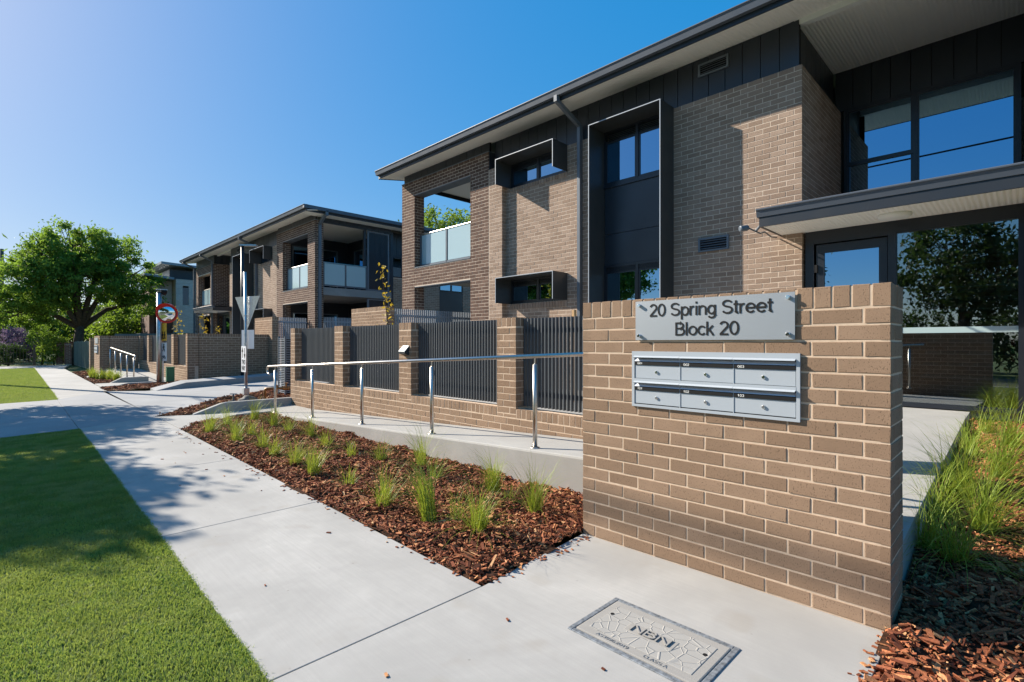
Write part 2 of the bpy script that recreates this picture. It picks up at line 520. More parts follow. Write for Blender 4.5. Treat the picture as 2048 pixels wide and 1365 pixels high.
# --- bricks
ORI = {'X-': (Vector((-1, 0, 0)), Vector((0, 1, 0))), 'X+': (Vector((1, 0, 0)), Vector((0, 1, 0))),
       'Y-': (Vector((0, -1, 0)), Vector((1, 0, 0))), 'Y+': (Vector((0, 1, 0)), Vector((1, 0, 0)))}
BD = 0.045
def brick_geo(ori, w, h, seed=None):
    n, u = ORI[ori]
    z = Vector((0, 0, 1))
    e = 0.003
    vs = []
    for (hw, hh, d) in ((w / 2, h / 2, -BD), (w / 2, h / 2, -e), (w / 2 - e, h / 2 - e, 0)):
        for (i, j) in ((-1, -1), (1, -1), (1, 1), (-1, 1)):
            jt = (lambda: 0.0) if seed is None or d == -BD else (lambda: random.Random(seed * 97 + len(vs) * 13 + 5).uniform(-0.0018, 0.0018))
            vs.append(u * (hw * i + jt()) + z * (hh * j - jt() * 0.8) + n * (d + jt() * 0.5))
    fs = [(8, 9, 10, 11)]
    for r in (0, 4):
        for k in range(4):
            fs.append((r + k, r + (k + 1) % 4, r + 4 + (k + 1) % 4, r + 4 + k))
    if u.cross(z).dot(n) < 0:
        fs = [tuple(reversed(f)) for f in fs]
    return vs, fs

def courses(ori, plane, u0, u1, z0, z1, openings=(), phase=0.0, zref=None, cut=0.0):
    """stretcher bond on a face; returns brick records"""
    out = []
    zr = z0 if zref is None else zref
    k = int(math.floor((z0 - zr) / 0.086 + 1e-6))
    while zr + k * 0.086 < z1 - 0.02:
        za = max(zr + k * 0.086, z0); zb = min(zr + k * 0.086 + 0.076, z1)
        if zb - za > 0.015:
            off = phase + (0.12 if k % 2 else 0.0)
            i = int(math.floor((u0 - off) / 0.24)) - 1
            row = []
            while off + i * 0.24 < u1:
                a = max(off + i * 0.24, u0); b_ = min(off + i * 0.24 + 0.23, u1)
                if b_ - a > 0.004:
                    segs = [(a, b_)]
                    for (oa, ob, oza, ozb) in openings:
                        if zb > oza + 0.01 and za < ozb - 0.01:
                            ns = []
                            for (p, q) in segs:
                                if q <= oa or p >= ob: ns.append((p, q)); continue
                                if p < oa - 0.02: ns.append((p, oa))
                                if q > ob + 0.02: ns.append((ob, q))
                            segs = ns
                    row += segs
                i += 1
            row.sort()
            k2 = 0
            while k2 < len(row):
                p, q = row[k2]
                if q - p < 0.06:
                    if k2 > 0 and p - row[k2 - 1][1] < 0.02:
                        row[k2 - 1] = (row[k2 - 1][0], q); row.pop(k2); continue
                    if k2 + 1 < len(row) and row[k2 + 1][0] - q < 0.02:
                        row[k2 + 1] = (p, row[k2 + 1][1]); row.pop(k2); continue
                k2 += 1
            for (p, q) in row:
                out.append((ori, plane, (p + q) / 2, (za + zb) / 2, q - p, zb - za))
        k += 1
    return out

def rowlock(ori, plane, u0, u1, z0, h=0.11):
    out = []
    n = max(1, int(round((u1 - u0 + 0.01) / 0.086)))
    p = (u1 - u0 + 0.01) / n
    for i in range(n):
        out.append((ori, plane, u0 + i * p + (p - 0.01) / 2, z0 + h / 2, p - 0.01, h))
    return out

def bpos(b):
    ori, plane, u, z, w, h = b
    return Vector((plane, u, z)) if ori[0] == 'X' else Vector((u, plane, z))

def lay(parent, recs, mat, nobj=300, view=True):
    """largest-showing bricks become objects of their own, the rest one joined part"""
    recs = [b for b in recs if b[4] > 0.012 and b[5] > 0.012]
    def score(b):
        p = bpos(b)
        s_ = p.x + p.y
        vis = s_ > 0.5 and -20 < 2048 * p.x / s_ < 2070 and b[0] in ('X-', 'Y-')
        if vis:
            yy = 686 - 1448.2 / s_ * (p.z - ZC)
            vis = -30 < yy < 1400
        return (0 if vis else 1, p.length)
    recs = sorted(recs, key=score)
    for b in recs[:nobj]:
        ori, plane, u, z, w, h = b
        vr = random.randrange(1, 7)
        key = ('brick', mat, ori, round(w, 3), round(h, 3), vr)
        def mk(ori=ori, w=w, h=h, vr=vr):
            vs, fs = brick_geo(ori, w, h, vr)
            me = bpy.data.meshes.new('brick'); me.from_pydata(vs, [], fs); me.materials.append(M[mat]); me.update(); return me
        n, uu = ORI[ori]
        shared('brick', key, mk, bpos(b) + n * random.uniform(-0.0015, 0.0015), parent)
    rest = recs[nobj:]
    if rest:
        cache = {}
        V = []; F = []
        for b in rest:
            ori, plane, u, z, w, h = b
            key = (ori, round(w, 4), round(h, 4))
            if key not in cache:
                vs, fs = brick_geo(ori, w, h)
                cache[key] = (np.array([tuple(v) for v in vs]), np.array(fs))
            vs, fs = cache[key]
            n, uu = ORI[ori]
            F.append(fs + 12 * len(V))
            V.append(vs + np.array(bpos(b) + n * random.uniform(-0.0015, 0.0015)))
        npmesh('brick_courses', np.concatenate(V), np.concatenate(F), mat, parent, kind='stuff')

def core(mb, ori, plane, u0, u1, z0, z1, t, openings=()):
    """mortar body behind a brick face with openings cut out"""
    us = sorted({u0, u1, *[min(max(o[0], u0), u1) for o in openings], *[min(max(o[1], u0), u1) for o in openings]})
    for a, b_ in zip(us[:-1], us[1:]):
        if b_ - a < 1e-4: continue
        m_ = (a + b_) / 2
        cuts = sorted([(o[2], o[3]) for o in openings if o[0] < m_ < o[1]])
        z = z0
        spans = []
        for (c, d) in cuts:
            if c > z: spans.append((z, c))
            z = max(z, d)
        if z < z1: spans.append((z, z1))
        for (c, d) in spans:
            n, u = ORI[ori]
            p0 = plane - 0.003 * (n.x + n.y)
            p1 = p0 - t * (n.x + n.y)
            if ori[0] == 'X': mb.box(p0, p1, a, b_, c, d)
            else: mb.box(a, b_, p0, p1, c, d)

def _arc(cx, cy, rx, ry, a0, a1, n=14):
    return [(cx + rx * math.cos(R(a0 + (a1 - a0) * i / n)), cy + ry * math.sin(R(a0 + (a1 - a0) * i / n))) for i in range(n + 1)]
GL = {
 '0': (.68, [_arc(.34, .5, .26, .44, 90, 450, 24)]), '1': (.68, [[(.14, .76), (.36, .95), (.36, 0)]]),
 '2': (.68, [_arc(.34, .70, .25, .24, 165, -30) + [(.08, .06)], [(.06, .06), (.62, .06)]]),
 '3': (.68, [_arc(.32, .73, .23, .21, 150, -80), _arc(.32, .29, .26, .23, 85, -150)]),
 '6': (.68, [_arc(.34, .30, .25, .24, 0, 360, 20), _arc(.40, .48, .31, .46, 60, 190)]),
 '9': (.68, [_arc(.34, .70, .25, .24, 0, 360, 20), _arc(.28, .52, .31, .46, -120, 10)]),
 'S': (.80, [_arc(.40, .735, .29, .205, 20, 265) + _arc(.40, .285, .31, .225, 80, -160)]),
 'p': (.66, [[(.10, .70), (.10, -.28)], _arc(.35, .34, .25, .30, 0, 360, 22)]),
 'r': (.42, [[(.10, 0), (.10, .70)], _arc(.32, .40, .22, .25, 180, 80, 8)]),
 'i': (.24, [[(.12, 0), (.12, .70)], [(.12, .86), (.12, 1.0)]]),
 'n': (.66, [[(.10, 0), (.10, .70)], _arc(.33, .42, .23, .23, 180, 0) + [(.56, 0)]]),
 'g': (.66, [_arc(.31, .36, .24, .29, 0, 360, 22), [(.55, .70), (.55, -.03)] + _arc(.32, -.03, .23, .19, 0, -155)]),
 't': (.36, [[(.17, .92), (.17, .15)] + _arc(.28, .15, .11, .10, 180, 285, 6), [(.02, .66), (.34, .66)]]),
 'e': (.68, [_arc(.34, .36, .27, .30, 0, 318, 22), [(.07, .36), (.61, .36)]]),
 'B': (.78, [[(.11, 0), (.11, 1)], [(.11, .94), (.42, .94)] + _arc(.42, .735, .22, .205, 90, -90, 10) + [(.11, .53)], [(.11, .53), (.46, .53)] + _arc(.46, .295, .25, .235, 90, -90, 10) + [(.11, .06)]]),
 'l': (.24, [[(.12, 0), (.12, 1)]]), 'o': (.68, [_arc(.34, .36, .27, .30, 0, 360, 22)]), 'c': (.60, [_arc(.33, .36, .26, .30, 42, 318, 18)]),
 'k': (.58, [[(.10, 0), (.10, 1)], [(.50, .70), (.12, .30)], [(.24, .43), (.54, 0)]]),
 'G': (.90, [_arc(.46, .5, .37, .44, 40, 318, 20) + [(.80, .20), (.80, .46), (.48, .46)]]),
 'N': (.86, [[(.10, 0), (.10, 1)], [(.12, .98), (.74, .02)], [(.76, 0), (.76, 1)]]),
 'A': (.78, [[(.04, 0), (.39, .98), (.74, 0)], [(.16, .34), (.62, .34)]]), 'C': (.84, [_arc(.46, .5, .36, .44, 42, 318, 20)]),
 'L': (.66, [[(.10, 1), (.10, .06), (.60, .06)]]), 'T': (.72, [[(.02, .94), (.70, .94)], [(.36, .94), (.36, 0)]]),
 'W': (1.06, [[(.04, 1), (.28, .03), (.53, .97), (.78, .03), (1.02, 1)]]), 'O': (.90, [_arc(.45, .5, .37, .44, 0, 360, 24)]),
 'Y': (.78, [[(.04, 1), (.39, .46), (.39, 0)], [(.74, 1), (.39, .46)]]), ':': (.30, [[(.15, 0), (.15, .13)], [(.15, .55), (.15, .68)]]), ' ': (.34, []),
 '^': (.5, [[(.25, 0), (.25, .8)], [(.05, .62), (.25, .96), (.45, .62)]]), 'v': (.5, [[(.25, 1), (.25, .2)], [(.05, .38), (.25, .04), (.45, .38)]]),
 '#': (.6, [_arc(.33, .90, .055, .055, 0, 360, 8), [(.33, .80), (.31, .46)], [(.31, .48), (.45, .26), (.48, .02)], [(.31, .48), (.22, .24), (.08, .04)], [(.33, .76), (.18, .58), (.16, .44)], [(.33, .76), (.46, .60), (.54, .52)]]),
 '@': (1.2, [_arc(.25, .25, .21, .21, 0, 360, 14), _arc(.95, .25, .21, .21, 0, 360, 14), [(.25, .25), (.45, .60), (.80, .60), (.55, .25), (.25, .25)], [(.55, .25), (.42, .68)], [(.34, .70), (.50, .70)], [(.95, .25), (.76, .78), (.90, .80)]])}
def text_mesh(name, s, width, cap, base_left, u, up, n, mat, parent, depth=0.002, w=0.125, sub=True):
    """lettering from strokes: one small mesh for each character"""
    tot = sum(GL[c][0] for c in s)
    k = width / tot
    u = Vector(u); up = Vector(up); n = Vector(n); b0 = Vector(base_left)
    x = 0.0
    for c in s:
        adv, strokes = GL[c]
        mb = MB()
        for si, st in enumerate(strokes):
            closed = len(st) > 3 and math.hypot(st[0][0] - st[-1][0], st[0][1] - st[-1][1]) < 1e-6
            pts = [Vector((p[0] * k, p[1] * cap)) for p in st]
            hw = w * cap / 2
            L_, R_ = [], []
            m_ = len(pts)
            for i in range(m_):
                if closed and i in (0, m_ - 1): d = pts[1] - pts[-2]; d2 = d
                else:
                    d = pts[min(i + 1, m_ - 1)] - pts[max(i - 1, 0)]
                d.normalize()
                nn = Vector((-d.y, d.x))
                sc = 1.0
                if 0 < i < m_ - 1:
                    e0 = (pts[i] - pts[i - 1]).normalized(); sc = 1.0 / max(0.45, abs(Vector((-e0.y, e0.x)).dot(nn)))
                L_.append(pts[i] + nn * hw * sc); R_.append(pts[i] - nn * hw * sc)
            dep = depth + si * 0.0001
            P = lambda q, t: b0 + u * (x * k + q.x) + up * q.y + n * t
            k0 = len(mb.v)
            for a_, b_ in zip(L_, R_):
                mb.v += [tuple(P(a_, dep)), tuple(P(b_, dep)), tuple(P(a_, 0)), tuple(P(b_, 0))]
            for i in range(m_ - 1):
                q = k0 + i * 4
                mb.f += [(q, q + 1, q + 5, q + 4), (q, q + 4, q + 6, q + 2), (q + 1, q + 3, q + 7, q + 5)]
            mb.f += [(k0, k0 + 2, k0 + 3, k0 + 1), (k0 + 4 * m_ - 4, k0 + 4 * m_ - 3, k0 + 4 * m_ - 1, k0 + 4 * m_ - 2)]
        if mb.v:
            mb.build('letter' if not c.isdigit() else 'numeral', mat, parent)
        x += adv

def gpt(px, py, z=0.0):
    s = (py - 686.0) / (ZC - z)
    t = 1448.2 / s
    x = px * t / 2048
    return (x, t - x)

# ================================================================== SETTING
XL = lambda y: 0.78 + 0.0145 * y
XR = lambda y: 2.00 + 0.0145 * y
def zdrive(x, y): return max(0.0, (x - 3.2)) * 0.036
def zramp(y): return 0.05 + 0.0439 * (10.5 - y)

g = MB().add([(-900, -900, -0.12), (900, -900, -0.12), (900, 900, -0.12), (-900, 900, -0.12)], [(0, 1, 2, 3)]).build('ground', 'lawn_base')
tag(g, kind='structure')
o = bx('road', 'asphalt', None, -12.5, -5.3, -150, 260, -0.3, -0.10); tag(o, kind='structure')
o = bx('road_kerb', 'concrete_raw', None, -5.3, -5.0, -150, 260, -0.3, 0.0, bevel=0.02); tag(o, kind='structure')

def slab(parent, poly, z1=0.0, z0=-0.14, mat='concrete', inset=0.003, name='slab'):
    cx = sum(p[0] for p in poly) / len(poly); cy = sum(p[1] for p in poly) / len(poly)
    pp = []
    for x, y in poly:
        d = math.hypot(x - cx, y - cy)
        pp.append((x + (cx - x) / d * inset * 1.4, y + (cy - y) / d * inset * 1.4))
    return MB().prism(pp, z0, z1).build(name, mat, parent, bevel=0.003)

path = empty('footpath', (1.4, 5, 0), kind='structure')
js = [4.56, 6.96, 9.3]
ys = [2.285] + js
for a, b_ in zip(ys[:-1], ys[1:]):
    slab(path, [(XL(a), a), (XR(a), a), (XR(b_), b_), (XL(b_), b_)])
slab(path, [(XL(9.3), 9.3), (XR(9.3), 9.3), (2.147, 10.06), (2.16, 12.1), (0.944, 11.3)])
for k in range(8):
    a = 19.55 + k * 2.4; b_ = a + 2.4
    lo = 17.4 if k == 0 else a
    slab(path, [(XL(lo), lo), (XR(a), a), (XR(b_), b_), (XL(b_), b_)])
slab(path, [(XL(38.75), 38.75), (XR(38.75), 38.75), (3.2, 44), (-6, 44), (-6, 40.5), (XL(40), 40.2)])
pad = empty('entry_pad', (2, 1, 0), kind='structure')
slab(pad, [(XL(-4), -4), (2.08, -4), (2.08, 0.47), (3.142, 0.47), (3.142, 2.375), (XR(2.285), 2.285), (XL(2.285), 2.285)])
sub = bx('sub_base', 'joint', None, 0.9, 1.98, -3.9, 43, -0.16, -0.02); tag(sub, kind='structure')

drive = empty('driveway', (1.5, 15, 0), kind='structure')
slab(drive, [(-5.0, 9.8), (0.94, 11.3), (1.03, 17.4), (-5.0, 16.2)], mat='concrete_drive')
slab(drive, [(0.944, 11.3), (2.16, 12.1), (2.24, 19.5), (1.03, 17.4)], mat='concrete_drive')
dp = [(2.163, 12.12), (3.1, 13.35), (4.03, 14.6), (5.45, 15.6), (7.5, 15.95), (30, 16.2), (30, 19.0), (7.2, 18.75), (3.35, 18.45), (2.24, 19.48)]
mb = MB()
xs = [2.163, 3.1, 4.03, 5.45, 7.5]
nearp = {2.163: 12.12, 3.1: 13.35, 4.03: 14.6, 5.45: 15.6, 7.5: 15.95, 30: 16.2}
farp = {2.163: 19.48, 3.1: 18.7, 4.03: 18.5, 5.45: 18.6, 7.5: 18.75, 30: 19.0}
kk = list(nearp)
for a, b_ in zip(kk[:-1], kk[1:]):
    k0 = len(mb.v)
    mb.add([(a, nearp[a], zdrive(a, 0)), (b_, nearp[b_], zdrive(b_, 0)), (b_, farp[b_], zdrive(b_, 0)), (a, farp[a], zdrive(a, 0)),
            (a, nearp[a], -0.14), (b_, nearp[b_], -0.14), (b_, farp[b_], -0.14), (a, farp[a], -0.14)],
           [(0, 1, 2, 3), (4, 5, 1, 0), (6, 7, 3, 2)])
mb.build('slab', 'concrete_drive', drive)

# near ramp with landing and kerb wings
rampE = empty('concrete_ramp', (4.2, 6.5, 0), kind='structure')
slab(rampE, [(2.152, 10.07), (2.97, 10.78), (3.83, 10.6), (3.83, 10.45), (4.66, 10.45), (4.66, 11.72), (2.8, 11.8), (2.165, 12.08)], z1=lambda x, y: 0.0 if x < 3 else 0.05, mat='concrete_ramp', name='landing_slab')
mb = MB()
prof = [(3.83, -0.15)]
R0 = 0.03
mm = MB()
ya2, yb2 = 10.45, 2.30
mm.add([(3.83, ya2, -0.15), (3.83, yb2, -0.15), (4.66, yb2, -0.15), (4.66, ya2, -0.15),
        (3.83, ya2, zramp(ya2)), (3.83, yb2, zramp(yb2)), (4.66, yb2, zramp(yb2) + .008), (4.66, ya2, zramp(ya2) + .008)],
       [(0, 1, 2, 3), (7, 6, 5, 4), (4, 5, 1, 0), (6, 7, 3, 2), (5, 6, 2, 1), (7, 4, 0, 3)])
mm.build('ramp_slab', 'concrete_ramp', rampE, bevel=0.022)
def wing(parent, y0, y1, x0, x1, x2, h, zb=-0.1):
    """kerb wing: tapers up from x0 to x1 then level to x2"""
    m_ = MB()
    prof = [(x0, zb), (x2, zb), (x2, h), (x1, h), (x1 - 0.12, h - 0.02), (x0 + 0.02, 0.02)]
    m_.extr(prof, (0, y0, 0), (1, 0, 0), (0, 0, 1), (0, 1, 0), y1 - y0)
    return m_.build('kerb_wing', 'concrete_ramp', parent, bevel=0.012)
wing(rampE, 10.64, 10.76, 2.9, 3.2, 3.829, 0.085)
wing(rampE, 11.73, 11.86, 2.72, 3.35, 4.9, 0.21)
# entry slab to the lobby
es = empty('entry_path', (6, 2, 0.4), kind='structure')
def zent(x, y=0): return 0.27 + (min(max(x, 3.5), 8.5) - 3.5) / 5.0 * 0.27
for a, b_ in ((3.5, 4.9), (4.9, 6.5), (6.5, 8.2), (8.2, 9.4)):
    slab(es, [(a, 0.50), (b_, 0.50), (b_, 3.2), (a, 2.28 if a < 3.6 else 3.2)], z1=zent, z0=-0.15, mat='concrete_ramp')
# driveway kerb on the far side
mb = MB()
for a, b_ in ((3.3, 4.1), (4.1, 5.6), (5.6, 7.4), (7.4, 12)):
    fa = lambda x: 18.42 + (x - 3.3) * 0.075
    ha = lambda x: zdrive(x, 0) + min(0.17, max(0.0, (x - 3.3) * 0.22)) + 0.005
    mb.add([(a, fa(a), -0.1), (b_, fa(b_), -0.1), (b_, fa(b_) + 0.55, -0.1), (a, fa(a) + 0.75, -0.1),
            (a, fa(a), ha(a)), (b_, fa(b_), ha(b_)), (b_, fa(b_) + 0.55, ha(b_) + 0.05), (a, fa(a) + 0.75, ha(a) + 0.03)],
           [(0, 1, 5, 4), (4, 5, 6, 7), (2, 3, 7, 6), (1, 2, 6, 5), (3, 0, 4, 7)])
k = mb.build('driveway_kerb', 'concrete_drive'); tag(k, kind='structure')
# far ramp
fr = empty('concrete_ramp', (4, 26, 0), kind='structure')
zfr = lambda x, y: 0.02 + max(0, (y - 22.5)) * 0.03
slab(fr, [(2.33, 21.35), (3.5, 21.75), (4.66, 21.75), (4.66, 23), (3.4, 23), (2.34, 22.95)], z1=0.02, mat='concrete_ramp', name='landing_slab')
slab(fr, [(3.4, 23.0), (4.66, 23.0), (4.66, 29.7), (3.4, 29.7)], z1=zfr, mat='concrete_ramp', name='ramp_slab')
wing(fr, 22.95, 23.1, 2.75, 3.2, 3.9, 0.2)
wing(fr, 21.6, 21.72, 2.8, 3.1, 3.9, 0.08)

# --- mulch beds
def inpoly(px, py, poly):
    c = np.zeros(len(px), bool)
    n = len(poly)
    for i in range(n):
        x0, y0 = poly[i]; x1, y1 = poly[(i + 1) % n]
        cond = ((y0 > py) != (y1 > py)) & (px < (x1 - x0) * (py - y0) / (y1 - y0 + 1e-12) + x0)
        c ^= cond
    return c
def bumpz(x, y):
    return 0.018 * np.sin(x * 5.1 + 1.3) * np.cos(y * 4.3) + 0.012 * np.sin(x * 11.7 + y * 7.9) + 0.01 * np.cos(y * 13.1 - x * 3.7)
BEDS = []
def mulch_bed(poly, zf, dens, size=1.0, edge=0.0):
    xs = [p[0] for p in poly]; ys_ = [p[1] for p in poly]
    bed = empty('mulch_bed', (sum(xs) / len(xs), sum(ys_) / len(ys_), 0), kind='structure')
    # soil sheet: grid clipped to polygon
    mb = MB()
    st_ = 0.1
    for gx in np.arange(min(xs), max(xs), st_):
        for gy in np.arange(min(ys_), max(ys_), st_):
            if inpoly(np.array([gx + st_ / 2]), np.array([gy + st_ / 2]), poly)[0]:
                x2, y2 = min(gx + st_, max(xs)), min(gy + st_, max(ys_))
                mb.add([(p_, q_, float(zf(np.array(p_), np.array(q_))) + float(bumpz(p_, q_)) - 0.018) for p_, q_ in ((gx, gy), (x2, gy), (x2, y2), (gx, y2))], [(0, 1, 2, 3)])
    mb.build('soil_sheet', 'soil', bed, kind='stuff')
    area = (max(xs) - min(xs)) * (max(ys_) - min(ys_))
    n = int(area * dens)
    x = rng.uniform(min(xs) - edge, max(xs) + edge, n); y = rng.uniform(min(ys_) - edge, max(ys_) + edge, n)
    k = inpoly(x + rng.normal(0, 0.012, n), y + rng.normal(0, 0.012, n), poly)
    x = x[k]; y = y[k]; n = len(x)
    z = zf(x, y) + bumpz(x, y) + rng.uniform(-0.035, 0.012, n)
    L = np.clip(rng.lognormal(math.log(0.036), 0.45, n), 0.014, 0.10) * size
    fine = rng.uniform(0, 1, n) < 0.35
    L = np.where(fine, L * 0.42, L)
    W = np.clip(L * rng.uniform(0.18, 0.55, n), 0.006 * size, 0.022 * size); T = rng.uniform(0.003, 0.008, n) * size
    az = rng.uniform(0, 2 * math.pi, n); ti = rng.normal(0, 0.38, n); ro = rng.normal(0, 0.45, n)
    ca, sa, ct, st, cr, sr = np.cos(az), np.sin(az), np.cos(ti), np.sin(ti), np.cos(ro), np.sin(ro)
    ax = np.stack([ca * ct, sa * ct, st], 1)
    ay0 = np.stack([-sa, ca, np.zeros(n)], 1)
    az_ = np.cross(ax, ay0)
    ay = ay0 * cr[:, None] + az_ * sr[:, None]
    az_ = np.cross(ax, ay)
    c = np.stack([x, y, z], 1)
    V = np.zeros((n, 8, 3))
    taper = rng.uniform(0.35, 1.0, n)
    for i, (sx, sy, sz) in enumerate([(-1, -1, -1), (1, -1, -1), (1, 1, -1), (-1, 1, -1), (-1, -1, 1), (1, -1, 1), (1, 1, 1), (-1, 1, 1)]):
        wv = W / 2 * (taper if sx > 0 else 1.0)
        V[:, i] = c + ax * (L / 2 * sx)[:, None] + ay * (wv * sy)[:, None] + az_ * (T / 2 * sz)[:, None]
    Q = np.array([(0, 3, 2, 1), (4, 5, 6, 7), (0, 1, 5, 4), (1, 2, 6, 5), (2, 3, 7, 6), (3, 0, 4, 7)])
    F = (Q[None] + (np.arange(n) * 8)[:, None, None]).reshape(-1, 4)
    npmesh('bark_chips', V.reshape(-1, 3), F, 'mulch', bed, kind='stuff')
    return bed
def spill(n, f):
    for i in range(n):
        x, y, z = f()
        L = random.uniform(0.012, 0.035); az = random.uniform(0, 6.28)
        o = MB().obox((x, y, z + 0.004), (math.cos(az), math.sin(az), random.uniform(-.1, .1)), (-math.sin(az), math.cos(az), 0), (0, 0, 1), L / 2, L * random.uniform(.12, .3), 0.0025)
        SP.add(o.v, o.f)
SP = MB()
spill(70, lambda: (2.045 + 0.0145 * 5 * 0 - abs(random.gauss(0, 0.035)) + 0.0, random.uniform(2.35, 9.8), 0.0))
spill(60, lambda: (random.uniform(2.1, 3.1), 2.33 - abs(random.gauss(0, 0.04)), 0.0))
spill(60, lambda: (random.uniform(2.15, 3.12), 0.475 + abs(random.gauss(0, 0.03)), 0.0))
spill(18, lambda: (random.uniform(1.1, 2.0), random.uniform(1.2, 9), 0.0))
SP.build('spilled_chips', 'mulch', path, kind='stuff')
zb1 = lambda x, y: 0.005 + 0.035 * np.clip((x - 2.05) / 0.25, 0, 1) + 0 * y
mulch_bed([(2.045, 2.31), (3.14, 2.39), (3.83, 2.39), (3.83, 10.62), (2.96, 10.68), (2.155, 10.05)], zb1, 3300)
mulch_bed([(2.19, 12.14), (2.7, 11.87), (6.6, 11.9), (6.6, 15.7), (5.45, 15.58), (4.03, 14.58), (3.1, 13.33)], lambda x, y: 0.02 + 0.05 * np.clip((x - 2.3) / 2, 0, 1), 1300, 1.2)
mulch_bed([(2.25, 19.62), (2.29, 21.2), (3.5, 21.55), (4.66, 21.6), (4.66, 20.86), (7.4, 20.85), (7.4, 19.3), (4.0, 19.35)], lambda x, y: 0.02 + 0.035 * np.clip(x - 3, 0, 4), 700, 1.4)
zb4 = lambda x, y: 0.02 + np.clip(x - 3.1, 0, 5.2) * 0.085
mulch_bed([(2.10, 0.462), (3.50, 0.462), (3.50, 0.49), (8.6, 0.49), (8.6, -1.6), (2.10, -1.6)], zb4, 3000, 1.2)
mulch_bed([(2.36, 23.05), (3.38, 23.15), (3.3, 33.0), (2.5, 33.0)], lambda x, y: 0.03 + 0 * x, 500, 1.5)
tag(bx('stepping_stone', 'concrete', None, 2.5, 3.15, 26.6, 27.1, -0.05, 0.085, bevel=0.02), 'flat pale concrete stepping slab in the far grass bed by the ramp', 'stepping stone')

# --- lawns: a sheet with blades
def lawn(poly, blade_box, dens, hgt, nm):
    L = empty('lawn', (poly[0][0], poly[0][1], 0), kind='structure')
    MB().prism(poly, -0.14, -0.012).build('turf_sheet', 'lawn_base', L)
    x0, x1, y0, y1 = blade_box
    n = int((x1 - x0) * (y1 - y0) * dens)
    x = rng.uniform(x0, x1, n); y = y0 + (y1 - y0) * rng.uniform(0, 1, n) ** 1.35
    k = inpoly(x, y, poly); x = x[k]; y = y[k]; n = len(x)
    ne = int((y1 - y0) * 900)
    ye_ = rng.uniform(y0, y1, ne); xe_ = XL(ye_) + rng.normal(0.0, 0.007, ne) * np.where(rng.uniform(0, 1, ne) < .2, 2.2, 1)
    ke = (ye_ > poly[0][1]) & (ye_ < poly[2][1] - 0.1) & (ye_ > poly[1][1])
    x = np.concatenate([x, xe_[ke]]); y = np.concatenate([y, ye_[ke]]); n = len(x)
    far = np.clip((y - y0) / 8, 0, 1)
    clump = 0.85 + 0.15 * np.sin(x * 9 + np.sin(y * 5) * 2) * np.cos(y * 7.3)
    h = rng.uniform(0.55, 1.15, n) * hgt * clump
    w = rng.uniform(0.0011, 0.0021, n) * (1 + 1.6 * far)
    az = rng.uniform(0, 2 * math.pi, n); lean = rng.uniform(0.1, 0.9, n) * h
    la = rng.uniform(0, 2 * math.pi, n)
    base = np.stack([x, y, np.full(n, -0.014)], 1)
    side = np.stack([np.cos(az), np.sin(az), np.zeros(n)], 1) * w[:, None]
    mid = base + np.stack([np.cos(la) * lean * 0.35, np.sin(la) * lean * 0.35, h * 0.6], 1)
    tip = base + np.stack([np.cos(la) * lean, np.sin(la) * lean, h], 1)
    V = np.stack([base - side, base + side, mid + side * 0.8, tip, mid - side * 0.8], 1)
    F = np.concatenate([np.array([[0, 1, 2, 4]]) + (np.arange(n) * 5)[:, None]])
    F3 = np.array([[4, 2, 3, 3]])
    # quads + tips as triangles (two meshes' worth of faces in one)
    T = (np.array([[0, 1, 2], [0, 2, 4], [4, 2, 3]])[None] + (np.arange(n) * 5)[:, None, None]).reshape(-1, 3)
    npmesh('grass_blades', V.reshape(-1, 3), T, 'lawn', L, kind='stuff')
lawn([(-5.0, -6), (XL(-6) + .004, -6), (XL(11.2) + .004, 11.25), (-5.0, 9.75)], (-0.9, 0.96, 0.6, 11.3), 21000, 0.028, 'a')
lawn([(-5.0, 16.25), (1.02, 17.45), (XL(40), 40.0), (-5.0, 40.0)], (-0.5, 1.4, 17, 40), 2400, 0.045, 'b')

# ================================================================== MAILBOX WALL
mw = empty('mailbox_wall', (3.32, 1.42, 0), 'tan brick wall carrying the steel address sign and letterboxes', 'wall')
WX, WY0, WY1, WZ = 3.142, 0.469, 2.379, 1.752
recs = courses('X-', WX, WY0, WY1, -0.02, WZ - 0.125, phase=WY0, zref=WZ - 0.125 - 0.086 * 20 + 0.01)
recs += rowlock('X-', WX, WY0, WY1, WZ - 0.115, 0.115)
recs += courses('Y-', WY0, WX + 0.001, WX + 0.35, -0.02, WZ - 0.125, phase=WX - 0.12, zref=WZ - 0.125 - 0.086 * 20 + 0.01)
recs += rowlock('Y-', WY0, WX + 0.001, WX + 0.35, WZ - 0.115, 0.115)
far = courses('Y+', WY1, WX + 0.001, WX + 0.35, -0.02, WZ - 0.125, phase=WX - 0.12, zref=WZ - 0.125 - 0.086 * 20 + 0.01)
far += courses('X+', WX + 0.35, WY0, WY1, 0.2, WZ - 0.02, phase=WY0, zref=WZ - 0.125 - 0.086 * 20 + 0.01)
lay(mw, recs + far, 'brick_tan', 300)
bx('mortar_bed', 'mortar', mw, WX + 0.003, WX + 0.347, WY0 + 0.003, WY1 - 0.003, -0.1, WZ - 0.006)

